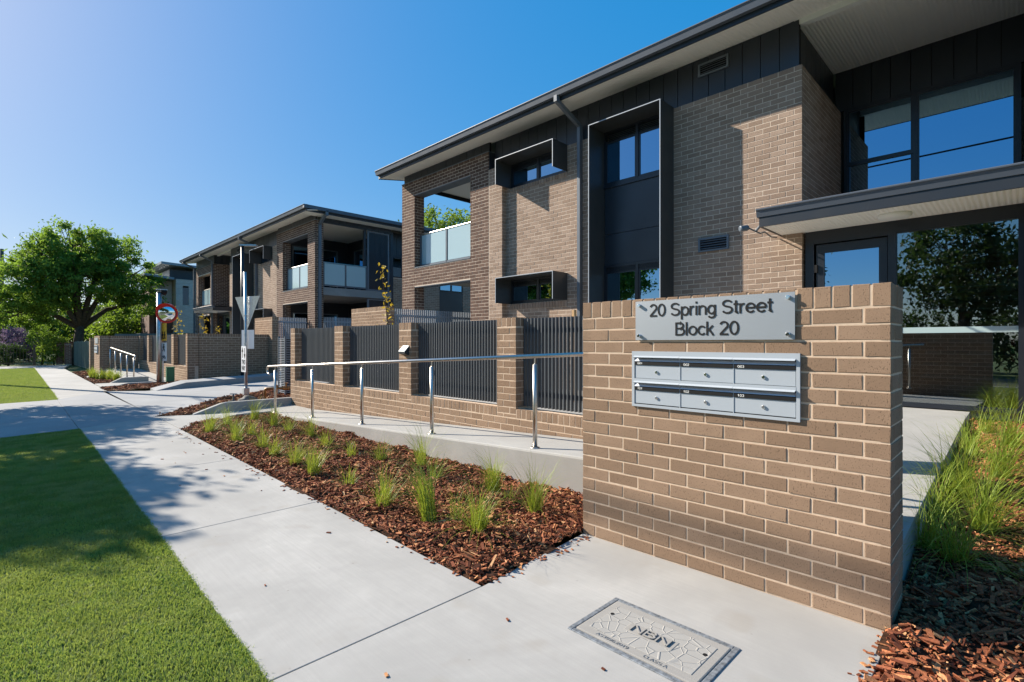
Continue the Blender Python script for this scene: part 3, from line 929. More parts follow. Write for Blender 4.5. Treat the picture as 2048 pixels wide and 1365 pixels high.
# --- address sign
sg = empty('address_sign', (3.12, 1.4, 1.6), 'brushed steel plate reading 20 Spring Street Block 20', 'sign')
bx('sign_plate', 'steel_sign', sg, 3.130, 3.134, 0.902, 1.913, 1.468, 1.735)
for y in (0.935, 1.880):
    for z in (1.498, 1.705):
        st = MB().lathe((3.142, y, z), (-1, 0, 0), [(0.008, 0), (0.008, 0.012), (0.0115, 0.0122), (0.0115, 0.030), (0.010, 0.032)], 16).build('standoff', 'chrome', sg, smooth=False)
U, UP, N = (0, -1, 0), (0, 0, 1), (-1, 0, 0)
text_mesh('lettering', '20 Spring Street', 0.79, 0.086, (3.1298, 1.806, 1.626), U, UP, N, 'black', sg, 0.0025, 0.128)
text_mesh('lettering', 'Block 20', 0.415, 0.086, (3.1298, 1.620, 1.497), U, UP, N, 'black', sg, 0.0025, 0.128)

# --- letterbox bank
lb = empty('letterbox_bank', (3.1, 1.39, 1.2), 'pale grey bank of six steel letterboxes below the address sign', 'letterbox')
LX = 3.128
y0, y1, z0, z1 = 0.876, 1.941, 1.009, 1.391
mb = MB()
fw = 0.02
mb.box(LX, WX + 0.01, y0, y0 + fw, z0, z1).box(LX, WX + 0.01, y1 - fw, y1, z0, z1)
mb.box(LX, WX + 0.01, y0 + fw, y1 - fw, z0, z0 + 0.017).box(LX, WX + 0.01, y0 + fw, y1 - fw, z1 - 0.036, z1)
mb.build('frame', 'mail_grey', lb)
bx('back_plate', 'black', lb, WX - 0.006, WX + 0.006, y0 + fw, y1 - fw, z0 + 0.01, z1 - 0.02)
cols = [1.921, 1.584, 1.240, 0.896]
nums = [['G01', 'G02', 'G03'], ['101', '102', '103']]
rows = [(1.211, 1.358), (1.031, 1.196)]
rows = [(1.2045, 1.358), (1.031, 1.1845)]
bx('divider_rail', 'mail_grey', lb, LX - 0.001, WX + 0.002, y0 + fw, y1 - fw, 1.1855, 1.2035)
for r, (ra, rb) in enumerate(rows):
    for c in range(3):
        ya, yb = cols[c + 1] + 0.003, cols[c] - 0.003
        unit = empty('letterbox', (LX, (ya + yb) / 2, ra)) if False else None
        hgt = rb - ra
        # door
        dr = bx('door', 'mail_grey', lb, LX + 0.004, LX + 0.012, ya, yb, ra + 0.001, ra + hgt * 0.60, bevel=0.0015)
        ly = (ya + yb) / 2 + 0.0
        MB().lathe((LX + 0.004, ly, ra + hgt * 0.30), (-1, 0, 0), [(0.0105, 0), (0.0105, 0.006), (0.009, 0.008)], 16).build('lock', 'chrome', dr)
        # number strip
        ns = bx('number_strip', 'black', lb, LX - 0.002, LX + 0.011, ya, yb, ra + hgt * 0.612, ra + hgt * 0.755)
        text_mesh('number', nums[r][c], 0.040, 0.0145, (LX - 0.0022, yb - 0.022, ra + hgt * 0.632), U, UP, N, 'white_paint', ns, 0.0006, 0.17)
        # flap and visor
        fl = MB().extr([(0.0, 0.0), (-0.005, 0.001), (0.004, 0.020), (0.008, 0.020)], (LX + 0.004, ya, ra + hgt * 0.765), (1, 0, 0), (0, 0, 1), (0, 1, 0), yb - ya).build('flap', 'mail_silver', lb)
        MB().extr([(0.006, 0.0), (-0.022, -0.014), (-0.024, -0.011), (0.006, 0.003)], (LX + 0.002, ya - 0.002, ra + hgt * 1.02), (1, 0, 0), (0, 0, 1), (0, 1, 0), yb - ya + 0.004).build('visor', 'mail_grey', lb)
for y in cols[1:3]:
    bx('divider', 'mail_grey', lb, LX + 0.001, WX, y - 0.0025, y + 0.0025, z0 + 0.017, z1 - 0.036)

# --- service pit lid
pit = empty('service_pit_lid', (2.25, 1.29, 0), 'rectangular concrete service pit lid with raised letters set in the pavement', 'pit lid')
px0, px1, py0, py1 = 2.035, 2.475, 0.945, 1.64
fr_ = 0.028
mb = MB()
zf = 0.006
mb.box(px0, px1, py0, py0 + fr_, -0.05, zf).box(px0, px1, py1 - fr_, py1, -0.05, zf).box(px0, px0 + fr_, py0 + fr_, py1 - fr_, -0.05, zf).box(px1 - fr_, px1, py0 + fr_, py1 - fr_, -0.05, zf)
mb.build('pit_frame', 'lid_frame', pit, bevel=0.004)
lid = bx('lid', 'lid', pit, px0 + fr_ + .004, px1 - fr_ - .004, py0 + fr_ + .004, py1 - fr_ - .004, -0.04, 0.008, bevel=0.006)
bx('pattern_panel', 'lid_pattern', lid, px0 + 0.085, px1 - 0.085, py0 + 0.075, py1 - 0.075, 0.0, 0.0105, bevel=0.002)
U2, UP2, N2 = (0, -1, 0), (1, 0, 0), (0, 0, 1)
bx('plaque', 'lid', lid, 2.215, 2.300, 1.165, 1.425, 0.0, 0.0125, bevel=0.003)
text_mesh('lettering', 'NBN', 0.215, 0.062, (2.226, 1.403, 0.0155), U2, UP2, N2, 'lid', lid, 0.004)
text_mesh('lettering', 'AS3996:2019', 0.18, 0.020, (2.085, 1.50, 0.009), U2, UP2, N2, 'lid_frame', lid, 0.001)
text_mesh('lettering', 'CLASS A', 0.12, 0.020, (2.085, 1.24, 0.009), U2, UP2, N2, 'lid_frame', lid, 0.001)
for y in (1.545, 1.04):
    MB().lathe((2.30, y, 0.007), (0, 0, 1), [(0.011, 0), (0.011, 0.0045)], 12).build('lifting_hole', 'black', lid)

# ================================================================== FRONT FENCES
FX = 4.67
def fence(y_piers, base_z, ztop, zpan, label, xslat=0.05, endwall=None, nobj=300, slat_group=True, far=False):
    """y_piers: list of (y0,y1) ascending; slat panels between them on a dwarf wall"""
    ya, yb = y_piers[0][0], y_piers[-1][1]
    f = empty('front_fence', (FX, (ya + yb) / 2, base_z), label, 'fence')
    recs = []; mb = MB()
    recs += courses('X-', FX, ya, yb, base_z, zpan - 0.115, phase=ya, zref=zpan - 0.119 - 0.086 * 12)
    mb.box(FX + 0.003, FX + 0.227, ya + .003, yb - .003, base_z - 0.1, zpan - 0.004)
    recs += courses('Y-', ya, FX + .001, FX + 0.23, base_z, zpan, phase=FX)
    for (p, q) in y_piers:
        recs += courses('X-', FX, p, q, zpan - 0.115, ztop - 0.12, phase=p, zref=ztop - 0.124 - 0.086 * 20)
        recs += rowlock('X-', FX, p, q, ztop - 0.112, 0.112)
        for (oo, pl) in (('Y-', p), ('Y+', q)):
            recs += courses(oo, pl, FX + .001, FX + 0.35, zpan, ztop - 0.12, phase=FX, zref=ztop - 0.124 - 0.086 * 20)
            recs += rowlock(oo, pl, FX + .001, FX + 0.35, ztop - 0.112, 0.112)
        mb.box(FX + 0.0025, FX + 0.347, p + .0025, q - .0025, base_z, ztop - 0.005)
    for (a, b_) in zip(y_piers[:-1], y_piers[1:]):
        recs += rowlock('X-', FX, a[1] + 0.01, b_[0] - 0.01, zpan - 0.113, 0.113)
    mb.build('mortar_bed', 'mortar', f)
    for (a, b_) in zip(y_piers[:-1], y_piers[1:]):
        y = a[1] + 0.03
        while y < b_[0] - 0.02:
            sbox('slat', 'slat_dark', f, FX + 0.155, y, (zpan + 0.03 + ztop - 0.012) / 2, 0.05, 0.016, ztop - 0.012 - zpan - 0.03)
            y += 0.059
        for z in (zpan + 0.16, ztop - 0.20):
            bx('slat_rail', 'dark_metal', f, FX + 0.185, FX + 0.235, a[1], b_[0], z, z + 0.055)
    return f, recs
f1, recs = fence([(2.25, 2.60), (4.60, 4.954), (6.965, 7.317), (9.28, 9.63), (11.55, 11.79)], -0.05, 1.776, 0.60,
                 'tan brick fence with dark vertical slats behind the stainless handrail')
lay(f1, recs, 'brick_tan', 300)
f2, recs = fence([(20.86, 21.09), (22.9, 23.25), (25.2, 25.55), (27.5, 27.85), (29.5, 29.73)], 0.0, 1.776, 0.60,
                 'brick and dark slat fence past the driveway behind the mirror pole')
lay(f2, recs, 'brick_tan', 60)

def solid_wall(name, label, x0, x1, y0, y1, z0, z1, faces='X-Y-', mat='brick_tan', nobj=160, group=None):
    w = empty(name, ((x0 + x1) / 2, (y0 + y1) / 2, z0), label, 'wall', group)
    recs = []
    for ori, pl, a, b_ in (('X-', x0, y0, y1), ('Y-', y0, x0 + .001, x1), ('X+', x1, y0, y1), ('Y+', y1, x0 + .001, x1)):
        recs += courses(ori, pl, a, b_, z0, z1 - 0.12, phase=a, zref=z1 - 0.124 - 0.086 * 40)
        recs += rowlock(ori, pl, a, b_, z1 - 0.112, 0.112)
    lay(w, recs, mat, nobj)
    bx('mortar_bed', 'mortar', w, x0 + .003, x1 - .003, y0 + .003, y1 - .003, z0 - 0.05, z1 - 0.005)
    return w
solid_wall('side_wall', 'shaded brick side wall along the driveway behind the sign post', FX + 0.362, 7.42, 20.86, 21.09, 0.0, 1.776, nobj=260)
solid_wall('enclosure_wall', 'tall tan brick bin enclosure wall across the driveway, half in diagonal shadow', 7.42, 7.66, 20.5, 22.4, 0.1, 2.45, nobj=140)
solid_wall('enclosure_wall', 'tall tan brick bin enclosure wall rising above the dark slat fence', 7.42, 7.66, 12.24, 14.2, 0.1, 2.45, nobj=140)
solid_wall('return_wall', 'brick return wall behind the short stainless handrail beyond the driveway', 3.56, 4.66, 29.74, 29.97, 0.0, 1.77, nobj=120)
w2 = solid_wall('far_mailbox_wall', 'narrow brick mailbox wall with small sign beyond the driveway', 3.2, 3.55, 29.74, 31.6, 0.0, 1.77, nobj=60)
bx('sign_plate', 'steel_sign', w2, 3.17, 3.19, 30.1, 31.1, 1.42, 1.68)
bx('letterbox_panel', 'mail_grey', w2, 3.15, 3.19, 30.1, 31.1, 0.98, 1.34)
bx('letter_slots', 'black', w2, 3.146, 3.15, 30.15, 31.05, 1.26, 1.30)
bx('letter_slots', 'black', w2, 3.146, 3.15, 30.15, 31.05, 1.09, 1.13)
solid_wall('brick_pier', 'slim brick pier between the green sheet fence and the far mailbox wall', 3.3, 3.75, 34.2, 34.6, 0.0, 1.7, nobj=20)

# light-grey slat screens
def slat_screen(x0, x1, y, z0, z1, label):
    s = empty('slat_screen', ((x0 + x1) / 2, y, z0), label, 'screen')
    x = x0 + 0.02
    while x < x1:
        sbox('slat', 'slat_grey', s, x, y, (z0 + z1) / 2, 0.036, 0.02, z1 - z0)
        x += 0.068
    for z in (z0 + 0.1, z1 - 0.2):
        bx('rail', 'slat_grey', s, x0, x1, y + 0.011, y + 0.05, z, z + 0.05)
    return s
slat_screen(7.67, 10.6, 12.32, 0.4, 2.395, 'pale grey vertical slat screen beside the brick enclosure, below the balcony')
slat_screen(7.67, 8.83, 20.62, 0.2, 2.45, 'pale grey slat gate between the far enclosure wall and brick pier')
slat_screen(9.25, 12.3, 20.3, 0.2, 2.50, 'pale grey slat screen under the far concrete balcony slab')
# louvred plant screen
lv = empty('louvre_screen', (5.5, 14.0, 0.05), 'grey louvred plant screen with horizontal blades beside the driveway', 'louvre')
LX0, LX1, LY0, LY1 = 5.35, 5.75, 13.85, 14.3
for (x, y) in ((LX0, LY0), (LX1, LY0), (LX0, LY1), (LX1, LY1)):
    bx('post', 'grey_metal', lv, x - .02, x + .02, y - .02, y + .02, 0.0, 1.62)
for k in range(32):
    z = 0.12 + k * 0.046
    bx('blade', 'slat_grey', lv, LX0 + .02, LX1 - .02, LY0 - .012, LY0 + .012, z, z + 0.014)
    bx('blade', 'slat_grey', lv, LX0 - .012, LX0 + .012, LY0 + .02, LY1 - .02, z, z + 0.014)
bx('plant_box', 'black', lv, LX0 + .05, LX1 - .03, LY0 + .05, LY1 - .03, 0.1, 1.55)

# ================================================================== HANDRAILS
def handrail(x, posts, railz, basez, ends, label, r=0.021, group=None):
    h = empty('handrail', (x, posts[0], basez(posts[0])), label, 'handrail', group)
    y0, y1 = ends
    mid = [(x, y1, railz(y1)), (x, y0, railz(y0))]
    sgn = 1 if y0 > y1 else -1
    pth = [(x, y1, railz(y1)), (x, y0, railz(y0))]
    zz = railz(y0)
    for t in range(1, 9):
        a = math.pi * t / 8
        pth.append((x, y0 + sgn * 0.075 * math.sin(a), zz - 0.075 * (1 - math.cos(a))))
    pth.append((x, y0 - sgn * 0.04, zz - 0.152))
    MB().tube(pth, r, 14).build('rail', 'steel', h, smooth=True)
    for y in posts:
        zb, zt = basez(y), railz(y)
        p = MB().tube([(x, y, zb), (x, y, zt - 0.09)], 0.0245, 14).build('post', 'steel', h, smooth=True)
        MB().lathe((x, y, zt - 0.092), (0, 0, 1), [(0.0245, 0), (0.023, 0.006), (0.012, 0.010), (0.009, 0.014), (0.009, 0.072)], 12).build('spigot', 'steel', p, smooth=False)
        MB().lathe((x, y, zb - 0.002), (0, 0, 1), [(0.052, 0), (0.052, 0.010), (0.046, 0.016), (0.027, 0.020)], 20).build('base_flange', 'steel', p, smooth=False)
    return h
handrail(3.93, [1.80, 3.592, 5.39, 7.187, 8.95, 10.69], lambda y: 1.34 + (2.98 - y) * 0.047, zramp, (11.05, 1.55),
         'long stainless steel handrail on the ramp beside the mulch garden bed')
handrail(3.52, [23.4, 24.85, 26.3, 27.75, 29.2], lambda y: 0.98 + (y - 23.4) * 0.045, lambda y: zfr(0, y), (23.2, 29.45),
         'short stainless steel handrail beyond the driveway, sloping up to the brick return')
hw = MB(); hw.tube([(4.58, 2.9, 1.2), (4.58, 4.2, 1.14)], 0.02, 10); hw.lathe((4.58, 4.2, 1.14), (0, 1, 0), [(0.02, 0), (0.028, 0.005), (0.028, 0.02), (0.012, 0.03)], 12)

# fence light
wlx = empty('wall_light', (4.6, 7.08, 1.28), 'small white wedge shaped light on a brick fence pier', 'wall light')
MB().extr([(0, 0.0), (0, 0.15), (-0.085, 0.06), (-0.085, 0.03)], (FX, 7.02, 1.245), (1, 0, 0), (0, 0, 1), (0, 1, 0), 0.17).build('housing', 'dark_metal', wlx, bevel=0.003)
MB().obox((FX - 0.045, 7.105, 1.355), (0.73, 0, 0.77), (0, 1, 0), (-0.77, 0, 0.73), 0.064, 0.087, 0.004).build('cover', 'white_paint', wlx)

# ================================================================== BUILDINGS
PITCH = math.tan(R(10))
def building(y0, sg, label, detail_end, end_ov, side_gutter, nobj):
    Y = lambda v: y0 + sg * v
    B = empty('apartment_block', (9, Y(6), 0.2), label, 'building')
    def vb(name, mat, x0, x1, va, vb_, z0, z1, parent=None, bevel=0.0):
        return bx(name, mat, parent or B, x0, x1, Y(va), Y(vb_), z0, z1, bevel)
    def rng_(va, vb_): return tuple(sorted((Y(va), Y(vb_))))
    vminus = 'Y-' if sg > 0 else 'Y+'      # face that looks towards smaller v
    vplus = 'Y+' if sg > 0 else 'Y-'
    ZB = 0.15
    dark, lite = [], []
    dk, lt = MB(), MB()
    XP, XW = 8.85, 9.0
    # ---- portal (dark brick)
    ops = [(*rng_(0.68, 3.27), 3.70, 5.91), (*rng_(0.68, 3.27), ZB, 3.135)]
    ph = y0
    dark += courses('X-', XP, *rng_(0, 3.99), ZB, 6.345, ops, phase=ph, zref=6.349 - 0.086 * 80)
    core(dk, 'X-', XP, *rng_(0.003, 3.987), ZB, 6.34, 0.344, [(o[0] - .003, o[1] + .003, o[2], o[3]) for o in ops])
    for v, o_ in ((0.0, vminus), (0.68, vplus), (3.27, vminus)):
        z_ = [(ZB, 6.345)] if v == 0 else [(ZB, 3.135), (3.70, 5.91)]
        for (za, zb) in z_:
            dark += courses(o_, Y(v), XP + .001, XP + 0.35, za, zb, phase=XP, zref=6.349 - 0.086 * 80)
    # sill, lintel plates
    vb('sill_flashing', 'grey_metal', XP - 0.012, XP + 0.35, 0.685, 3.265, 3.700, 3.722)
    vb('lintel_plate', 'grey_metal', XP + 0.004, XP + 0.345, 0.685, 3.265, 5.892, 5.909)
    vb('lintel_plate', 'grey_metal', XP + 0.004, XP + 0.345, 0.685, 3.265, 3.117, 3.134)
    vb('cap_flashing', 'grey_metal', XP - 0.01, XP + 0.33, -0.012, 4.002, 6.342, 6.362)
    vb('edge_flashing', 'dark_metal', XP + 0.02, XP + 0.35, 3.992, 4.012, 5.885, 6.34)
    # ---- light pier and main wall
    lite += courses('X-', XP + .001, *rng_(4.015, 4.485), ZB, 5.88, phase=min(Y(4.015), Y(4.485)), zref=5.884 - 0.086 * 80)
    lite += courses(vplus, Y(4.49), XP + .002, XW, ZB, 5.88, phase=XP, zref=5.884 - 0.086 * 80)
    lt0 = MB(); core(lt0, 'X-', XP + .001, *rng_(3.992, 4.487), ZB, 5.875, 0.3)
    HS = (4.62, 6.445)
    TH = (7.40, 9.01)
    ops = [(*rng_(HS[0] + 0.006, HS[1] - 0.006), 5.29, 5.884), (*rng_(HS[0] + 0.006, HS[1] - 0.006), 2.41, 3.014),
           (*rng_(TH[0] + 0.006, TH[1] - 0.006), 1.0, 5.884)]
    sops = ops + [(*rng_(HS[0], HS[1]), 5.188, 5.29), (*rng_(HS[0], HS[1]), 2.266, 2.41)]
    lite += courses('X-', XW, *rng_(4.49, 11.2), ZB, 5.88, sops, phase=Y(11.2), zref=5.884 - 0.086 * 80)
    for zz, hh in ((5.190, 0.098), (2.268, 0.137)):
        lite += rowlock('X-', XW - 0.012, *rng_(HS[0], HS[1]), zz, hh)
    core(lt, 'X-', XW, *rng_(4.49, 11.197), ZB, 5.875, 0.22, ops)
    # return wall into the recess
    XR_ = 11.45
    lite += courses(vplus, Y(11.2), XW + .001, XR_, 3.3, 5.88, phase=XW - 0.12, zref=5.884 - 0.086 * 80)
    lite += courses(vplus, Y(11.2), XW + .001, XW + 0.3, ZB, 3.3, phase=XW - 0.12, zref=5.884 - 0.086 * 80)
    lt.box(XW + 0.2, XR_, Y(11.0), Y(11.197), ZB, 5.875)
    # ---- second portal beyond the recess
    V2 = 13.72
    ops2 = [(*rng_(V2 + 0.6, V2 + 3.2), 3.70, 5.6), (*rng_(V2 + 0.6, V2 + 3.2), ZB, 3.1)]
    dark += courses('X-', XP, *rng_(V2, V2 + 3.9), ZB, 6.10, ops2, phase=Y(V2), zref=6.349 - 0.086 * 80)
    dk2 = MB(); core(dk2, 'X-', XP, *rng_(V2 + .003, V2 + 3.897), ZB, 6.09, 0.344, [(o[0] - .003, o[1] + .003, o[2], o[3]) for o in ops2])
    dark += courses(vminus, Y(V2), XP + .001, 10.0, ZB, 6.10, phase=XP, zref=6.349 - 0.086 * 80)
    lite += courses(vminus, Y(V2), 10.01, XR_, ZB, 6.10, phase=XP, zref=6.349 - 0.086 * 80)
    dk2.box(XP + 0.34, XR_, Y(V2 + .003), Y(V2 + .25), ZB, 6.09)
    dark += courses(vminus, Y(V2 + 3.2), XP + .001, XP + 0.35, 3.7, 5.6, phase=XP, zref=6.349 - 0.086 * 80)
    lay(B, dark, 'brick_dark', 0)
    lay(B, lite, 'brick_house', nobj)
    [q_.build('mortar_bed', 'mortar_house', B) for q_ in (dk, dk2, lt, lt0)]
    # ---- cladding boards
    def clad_x(va, vb_, z0, z1, plane, pitch=0.30):
        n = max(1, int(round((vb_ - va) / pitch))); p = (vb_ - va) / n
        vb('cladding_backing', 'black', plane + 0.022, plane + 0.06, va, vb_, z0, z1)
        for i in range(n):
            sbox('cladding_board', 'dark_clad', B, plane + 0.011, Y(va + (i + .5) * p), (z0 + z1) / 2, 0.022, p - 0.012, z1 - z0)
    def clad_y(x0, x1, z0, z1, v, o_, pitch=0.30):
        n = max(1, int(round((x1 - x0) / pitch))); p = (x1 - x0) / n
        d = 1 if o_ == 'Y-' else -1
        bx('cladding_backing', 'black', B, x0, x1, Y(v) + d * 0.022, Y(v) + d * 0.06, z0, z1)
        for i in range(n):
            sbox('cladding_board', 'dark_clad', B, x0 + (i + .5) * p, Y(v) + d * 0.011, (z0 + z1) / 2, p - 0.012, 0.022, z1 - z0)
    SO = lambda x: 6.625 + (x - 9.0) * PITCH           # raked soffit
    clad_x(4.02, 11.15, 5.875, SO(9.0) - 0.005, XW + 0.04)
    clad_x(0.05, 3.97, 6.36, SO(8.9) - 0.002, XP + 0.05)
    clad_y(XW + 0.1, XR_, 5.875, 6.68, 11.07, vplus)
    clad_x(11.1, V2, 5.90, 6.70, XR_)
    clad_x(V2, V2 + 3.9, 6.10, SO(8.9) - 0.002, XP + 0.05)
    clad_y(XP + 0.12, XR_, 6.10, 6.66, V2 + 0.02, vminus)
    clad_x(11.1, V2, 3.2, 3.5, XR_)
    # ---- roof, eaves
    VE = V2 + 4.6
    XG = 8.1
    va0, va1 = -end_ov, VE
    ya, yb = sorted((Y(va0), Y(va1)))
    gp = [(0.045, 0.0), (0.125, 0.0), (0.125, 0.118), (0.112, 0.118), (0.112, 0.012), (0.055, 0.012), (0.022, 0.108), (0.026, 0.137), (0.008, 0.137), (0.0, 0.130), (0.0, 0.118), (0.010, 0.112), (0.018, 0.092), (0.022, 0.085)]
    MB().extr(gp, (XG, ya, 6.568), (1, 0, 0), (0, 0, 1), (0, 1, 0), yb - ya).build('gutter', 'gutter_metal', B)
    bx('fascia', 'dark_metal', B, XG + 0.13, XG + 0.155, ya + .02, yb - .02, 6.485, 6.72)
    MB().add([(XG + 0.155, ya + .03, SO(XG + .155)), (XW + 0.05, ya + .03, SO(XW + .05)), (XW + 0.05, yb - .03, SO(XW + .05)), (XG + .155, yb - .03, SO(XG + .155)),
              (XG + 0.155, ya + .03, SO(XG + .155) + .02), (XW + 0.05, ya + .03, SO(XW + .05) + .02), (XW + 0.05, yb - .03, SO(XW + .05) + .02), (XG + .155, yb - .03, SO(XG + .155) + .02)],
             [(3, 2, 1, 0), (4, 5, 6, 7), (0, 1, 5, 4), (1, 2, 6, 5), (2, 3, 7, 6), (3, 0, 4, 7)]).build('soffit', 'soffit_ripple', B)
    # roof sheet (hipped at the outer end, tucked behind the gutter)
    ye0 = Y(-end_ov) + sg * 0.1
    yfar = Y(va1)
    z0_ = 6.685
    XA, XM, XB = XG + 0.10, 14.8, 21.5
    hip = (XM - XA)
    zt = z0_ + hip * PITCH
    P = [(XA, ye0, z0_), (XB, ye0, z0_), (XM, ye0 + sg * hip, zt), (XM, yfar, zt), (XA, yfar, z0_), (XB, yfar, z0_)]
    mb = MB(); mb.add(P, [(0, 1, 2), (0, 2, 3, 4), (1, 5, 3, 2)])
    mb.build('roof', 'roof_sheet', B)
    # recess soffit and drop beam
    ra, rb = sorted((Y(11.07), Y(V2)))
    bx('recess_soffit', 'soffit_ripple', B, XW + 0.16, XR_, ra, rb, 6.66, 6.69)
    bx('drop_beam', 'white_paint', B, XW + 0.052, XW + 0.16, ra, rb, 6.55, 6.70)
    # end of roof at v = -end_ov
    ye = Y(-end_ov)
    if side_gutter:
        bx('gutter', 'gutter_metal', B, XG + 0.02, 21, *sorted((ye, ye + sg * 0.12)), 6.57, 6.705)
        bx('fascia', 'dark_metal', B, XG + 0.14, 21, *sorted((ye + sg * 0.125, ye + sg * 0.15)), 6.485, 6.70)
        bx('soffit', 'soffit', B, XG + 0.16, 21, *sorted((ye + sg * 0.15, Y(0.05))), 6.50, 6.52)
    else:
        MB().add([(XG + .14, ye - .015, SO(XG + .14) - .02), (14, ye - .015, SO(14) - .02), (14, ye - .015, SO(14) + 0.2), (XG + .14, ye - .015, 6.71),
                  (XG + .14, ye + .0, SO(XG + .14) - .02), (14, ye + .0, SO(14) - .02), (14, ye + .0, SO(14) + 0.2), (XG + .14, ye + .0, 6.71)],
                 [(0, 1, 2, 3), (7, 6, 5, 4), (4, 5, 1, 0), (6, 7, 3, 2), (3, 7, 4, 0), (1, 5, 6, 2)]).build('barge_board', 'dark_metal', B)
        MB().add([(9.05, ye, SO(9.05) + .004), (12.35, ye, SO(9.05) + .004), (12.35, Y(0.1), SO(9.05) + .004), (9.05, Y(0.1), SO(9.05) + .004)], [(0, 1, 2, 3)]).build('soffit', 'soffit', B)
    # ---- hoods and windows
    def win(va, vb_, z0, z1, x, vm=None, hz=None, parent=None, fr=0.05, pane='glass', lou=None, fd=0.06):
        w = vb('window', 'frame_metal', x, x + fd, va, va + fr, z0, z1, parent)
        vb('frame', 'frame_metal', x, x + fd, vb_ - fr, vb_, z0, z1, w)
        vb('frame', 'frame_metal', x, x + fd, va + fr, vb_ - fr, z1 - fr, z1, w)
        vb('frame', 'frame_metal', x, x + fd, va + fr, vb_ - fr, z0, z0 + fr, w)
        vs_ = [va + fr] + ([vm] if vm else []) + [vb_ - fr]
        for i, (a, b_) in enumerate(zip(vs_[:-1], vs_[1:])):
            a2 = a + (0.03 if i else 0); b2 = b_ - (0.03 if i < len(vs_) - 2 else 0)
            zt = z1 - fr - (lou or 0)
            vb('pane', pane, x + 0.028, x + 0.034, a2, b2, z0 + fr, zt, w)
            # sash
            for (p, q, r_, t) in ((a2, a2 + .03, z0 + fr, zt), (b2 - .03, b2, z0 + fr, zt)):
                vb('sash', 'frame_metal', x + 0.012, x + 0.045, p, q, r_, t, w)
            for (r_, t) in ((z0 + fr, z0 + fr + .03), (zt - .03, zt)):
                vb('sash', 'frame_metal', x + 0.012, x + 0.045, a2 + .03, b2 - .03, r_, t, w)
            if lou:
                n = 5
                for j in range(n):
                    vb('louvre_blade', 'frame_metal', x + 0.01, x + 0.04, a2, b2, zt + j * lou / n + .006, zt + j * lou / n + .018, w)
        if vm:
            vb('mullion', 'frame_metal', x - 0.005, x + fd, vm - 0.03, vm + 0.03, z0 + fr, z1 - fr, w)
        return w
    def hood(va, vb_, z0, z1, depth=0.5):
        t = 0.010
        for (a, b_, c, d) in ((va, va + t, z0, z1), (vb_ - t, vb_, z0, z1), (va + t, vb_ - t, z1 - t, z1)):
            vb('window_hood', 'hood_metal', XW - depth, XW + 0.06, a, b_, c, d)
        # paler grey strip along the front edge
        e = 0.008
        for (a, b_, c, d) in ((va - .002, va + t + .004, z0, z1), (vb_ - t - .004, vb_ + .002, z0, z1), (va + t + .004, vb_ - t - .004, z1 - t - .004, z1 + .002)):
            vb('hood_edge', 'slat_grey', XW - depth - e, XW - depth - 0.0005, a, b_, c, d)
    for (za, zb) in ((5.29, 5.893), (2.41, 3.02)):
        hood(HS[0], HS[1], za, zb)
        win(HS[0] + 0.011, HS[1] - 0.011, za + 0.0, zb - 0.011, XW + 0.03, (HS[0] + HS[1]) / 2, lou=0.10)
    hood(TH[0], TH[1], 0.95, 5.893)
    vm = (TH[0] + TH[1]) / 2
    a, b_ = TH[0] + 0.011, TH[1] - 0.011
    win(a, b_, 4.73, 5.882, XW + 0.03, vm, lou=0.17)
    vb('spandrel_panel', 'dark_clad', XW + 0.045, XW + 0.07, a + .01, b_ - .01, 3.725, 4.725)
    vb('spandrel_panel', 'dark_clad', XW + 0.045, XW + 0.07, a + .01, b_ - .01, 3.08, 3.715)
    vb('transom', 'frame_metal', XW + 0.015, XW + 0.08, a, b_, 4.69, 4.728)
    win(a, b_, 1.0, 3.075, XW + 0.03, vm, lou=0.10)
    # ---- downpipes with swan neck
    def downpipe(v, x=XW - 0.06, zb=0.2, xt=XG + 0.06, r=0.05):
        d = vb('downpipe', 'grey_metal', x - r, x + r, v - r * .75, v + r * .75, zb, 6.18)
        p0 = Vector((x, Y(v), 6.17)); p1 = Vector((xt + 0.02, Y(v), 6.46))
        MB().obox((p0 + p1) / 2, (p1 - p0), (0, 1, 0), (p1 - p0).cross(Vector((0, 1, 0))), (p1 - p0).length / 2 + 0.02, r * .74, r * .9).build('swan_neck', 'grey_metal', d)
        vb('outlet', 'grey_metal', xt - r, xt + r, v - r * .8, v + r * .8, 6.44, 6.57, d)
    downpipe(6.84)
    # ---- vents
    def vent(va, vb_, z0, z1, x):
        w = vb('vent', 'grey_metal', x - 0.03, x + 0.005, va, va + .035, z0, z1)
        vb('vent_frame', 'grey_metal', x - 0.03, x + 0.005, vb_ - .035, vb_, z0, z1, w)
        vb('vent_frame', 'grey_metal', x - 0.03, x + 0.005, va + .035, vb_ - .035, z1 - .035, z1, w)
        vb('vent_frame', 'grey_metal', x - 0.03, x + 0.005, va + .035, vb_ - .035, z0, z0 + .03, w)
        vb('vent_back', 'black', x - 0.004, x - 0.001, va + .035, vb_ - .035, z0 + .03, z1 - .035, w)
        n = 4
        for j in range(n):
            zc = z0 + 0.045 + (z1 - z0 - 0.075) * (j + .3) / n
            yy = sorted((Y(va + .035), Y(vb_ - .035)))
            MB().obox((x - 0.016, (yy[0] + yy[1]) / 2, zc), (0, 1, 0), (0.8, 0, 0.6), (-0.6, 0, 0.8), (yy[1] - yy[0]) / 2, 0.016, 0.002).build('vent_blade', 'grey_metal', w)
    vent(9.50, 10.05, 3.09, 3.34, XW)
    vent(9.48, 10.03, 6.29, 6.52, XW + 0.04)
    # ---- recess windows above the canopy
    win(11.26, V2 - 0.06, 3.5, 5.90, XR_ - 0.05, 12.33, fr=0.06)
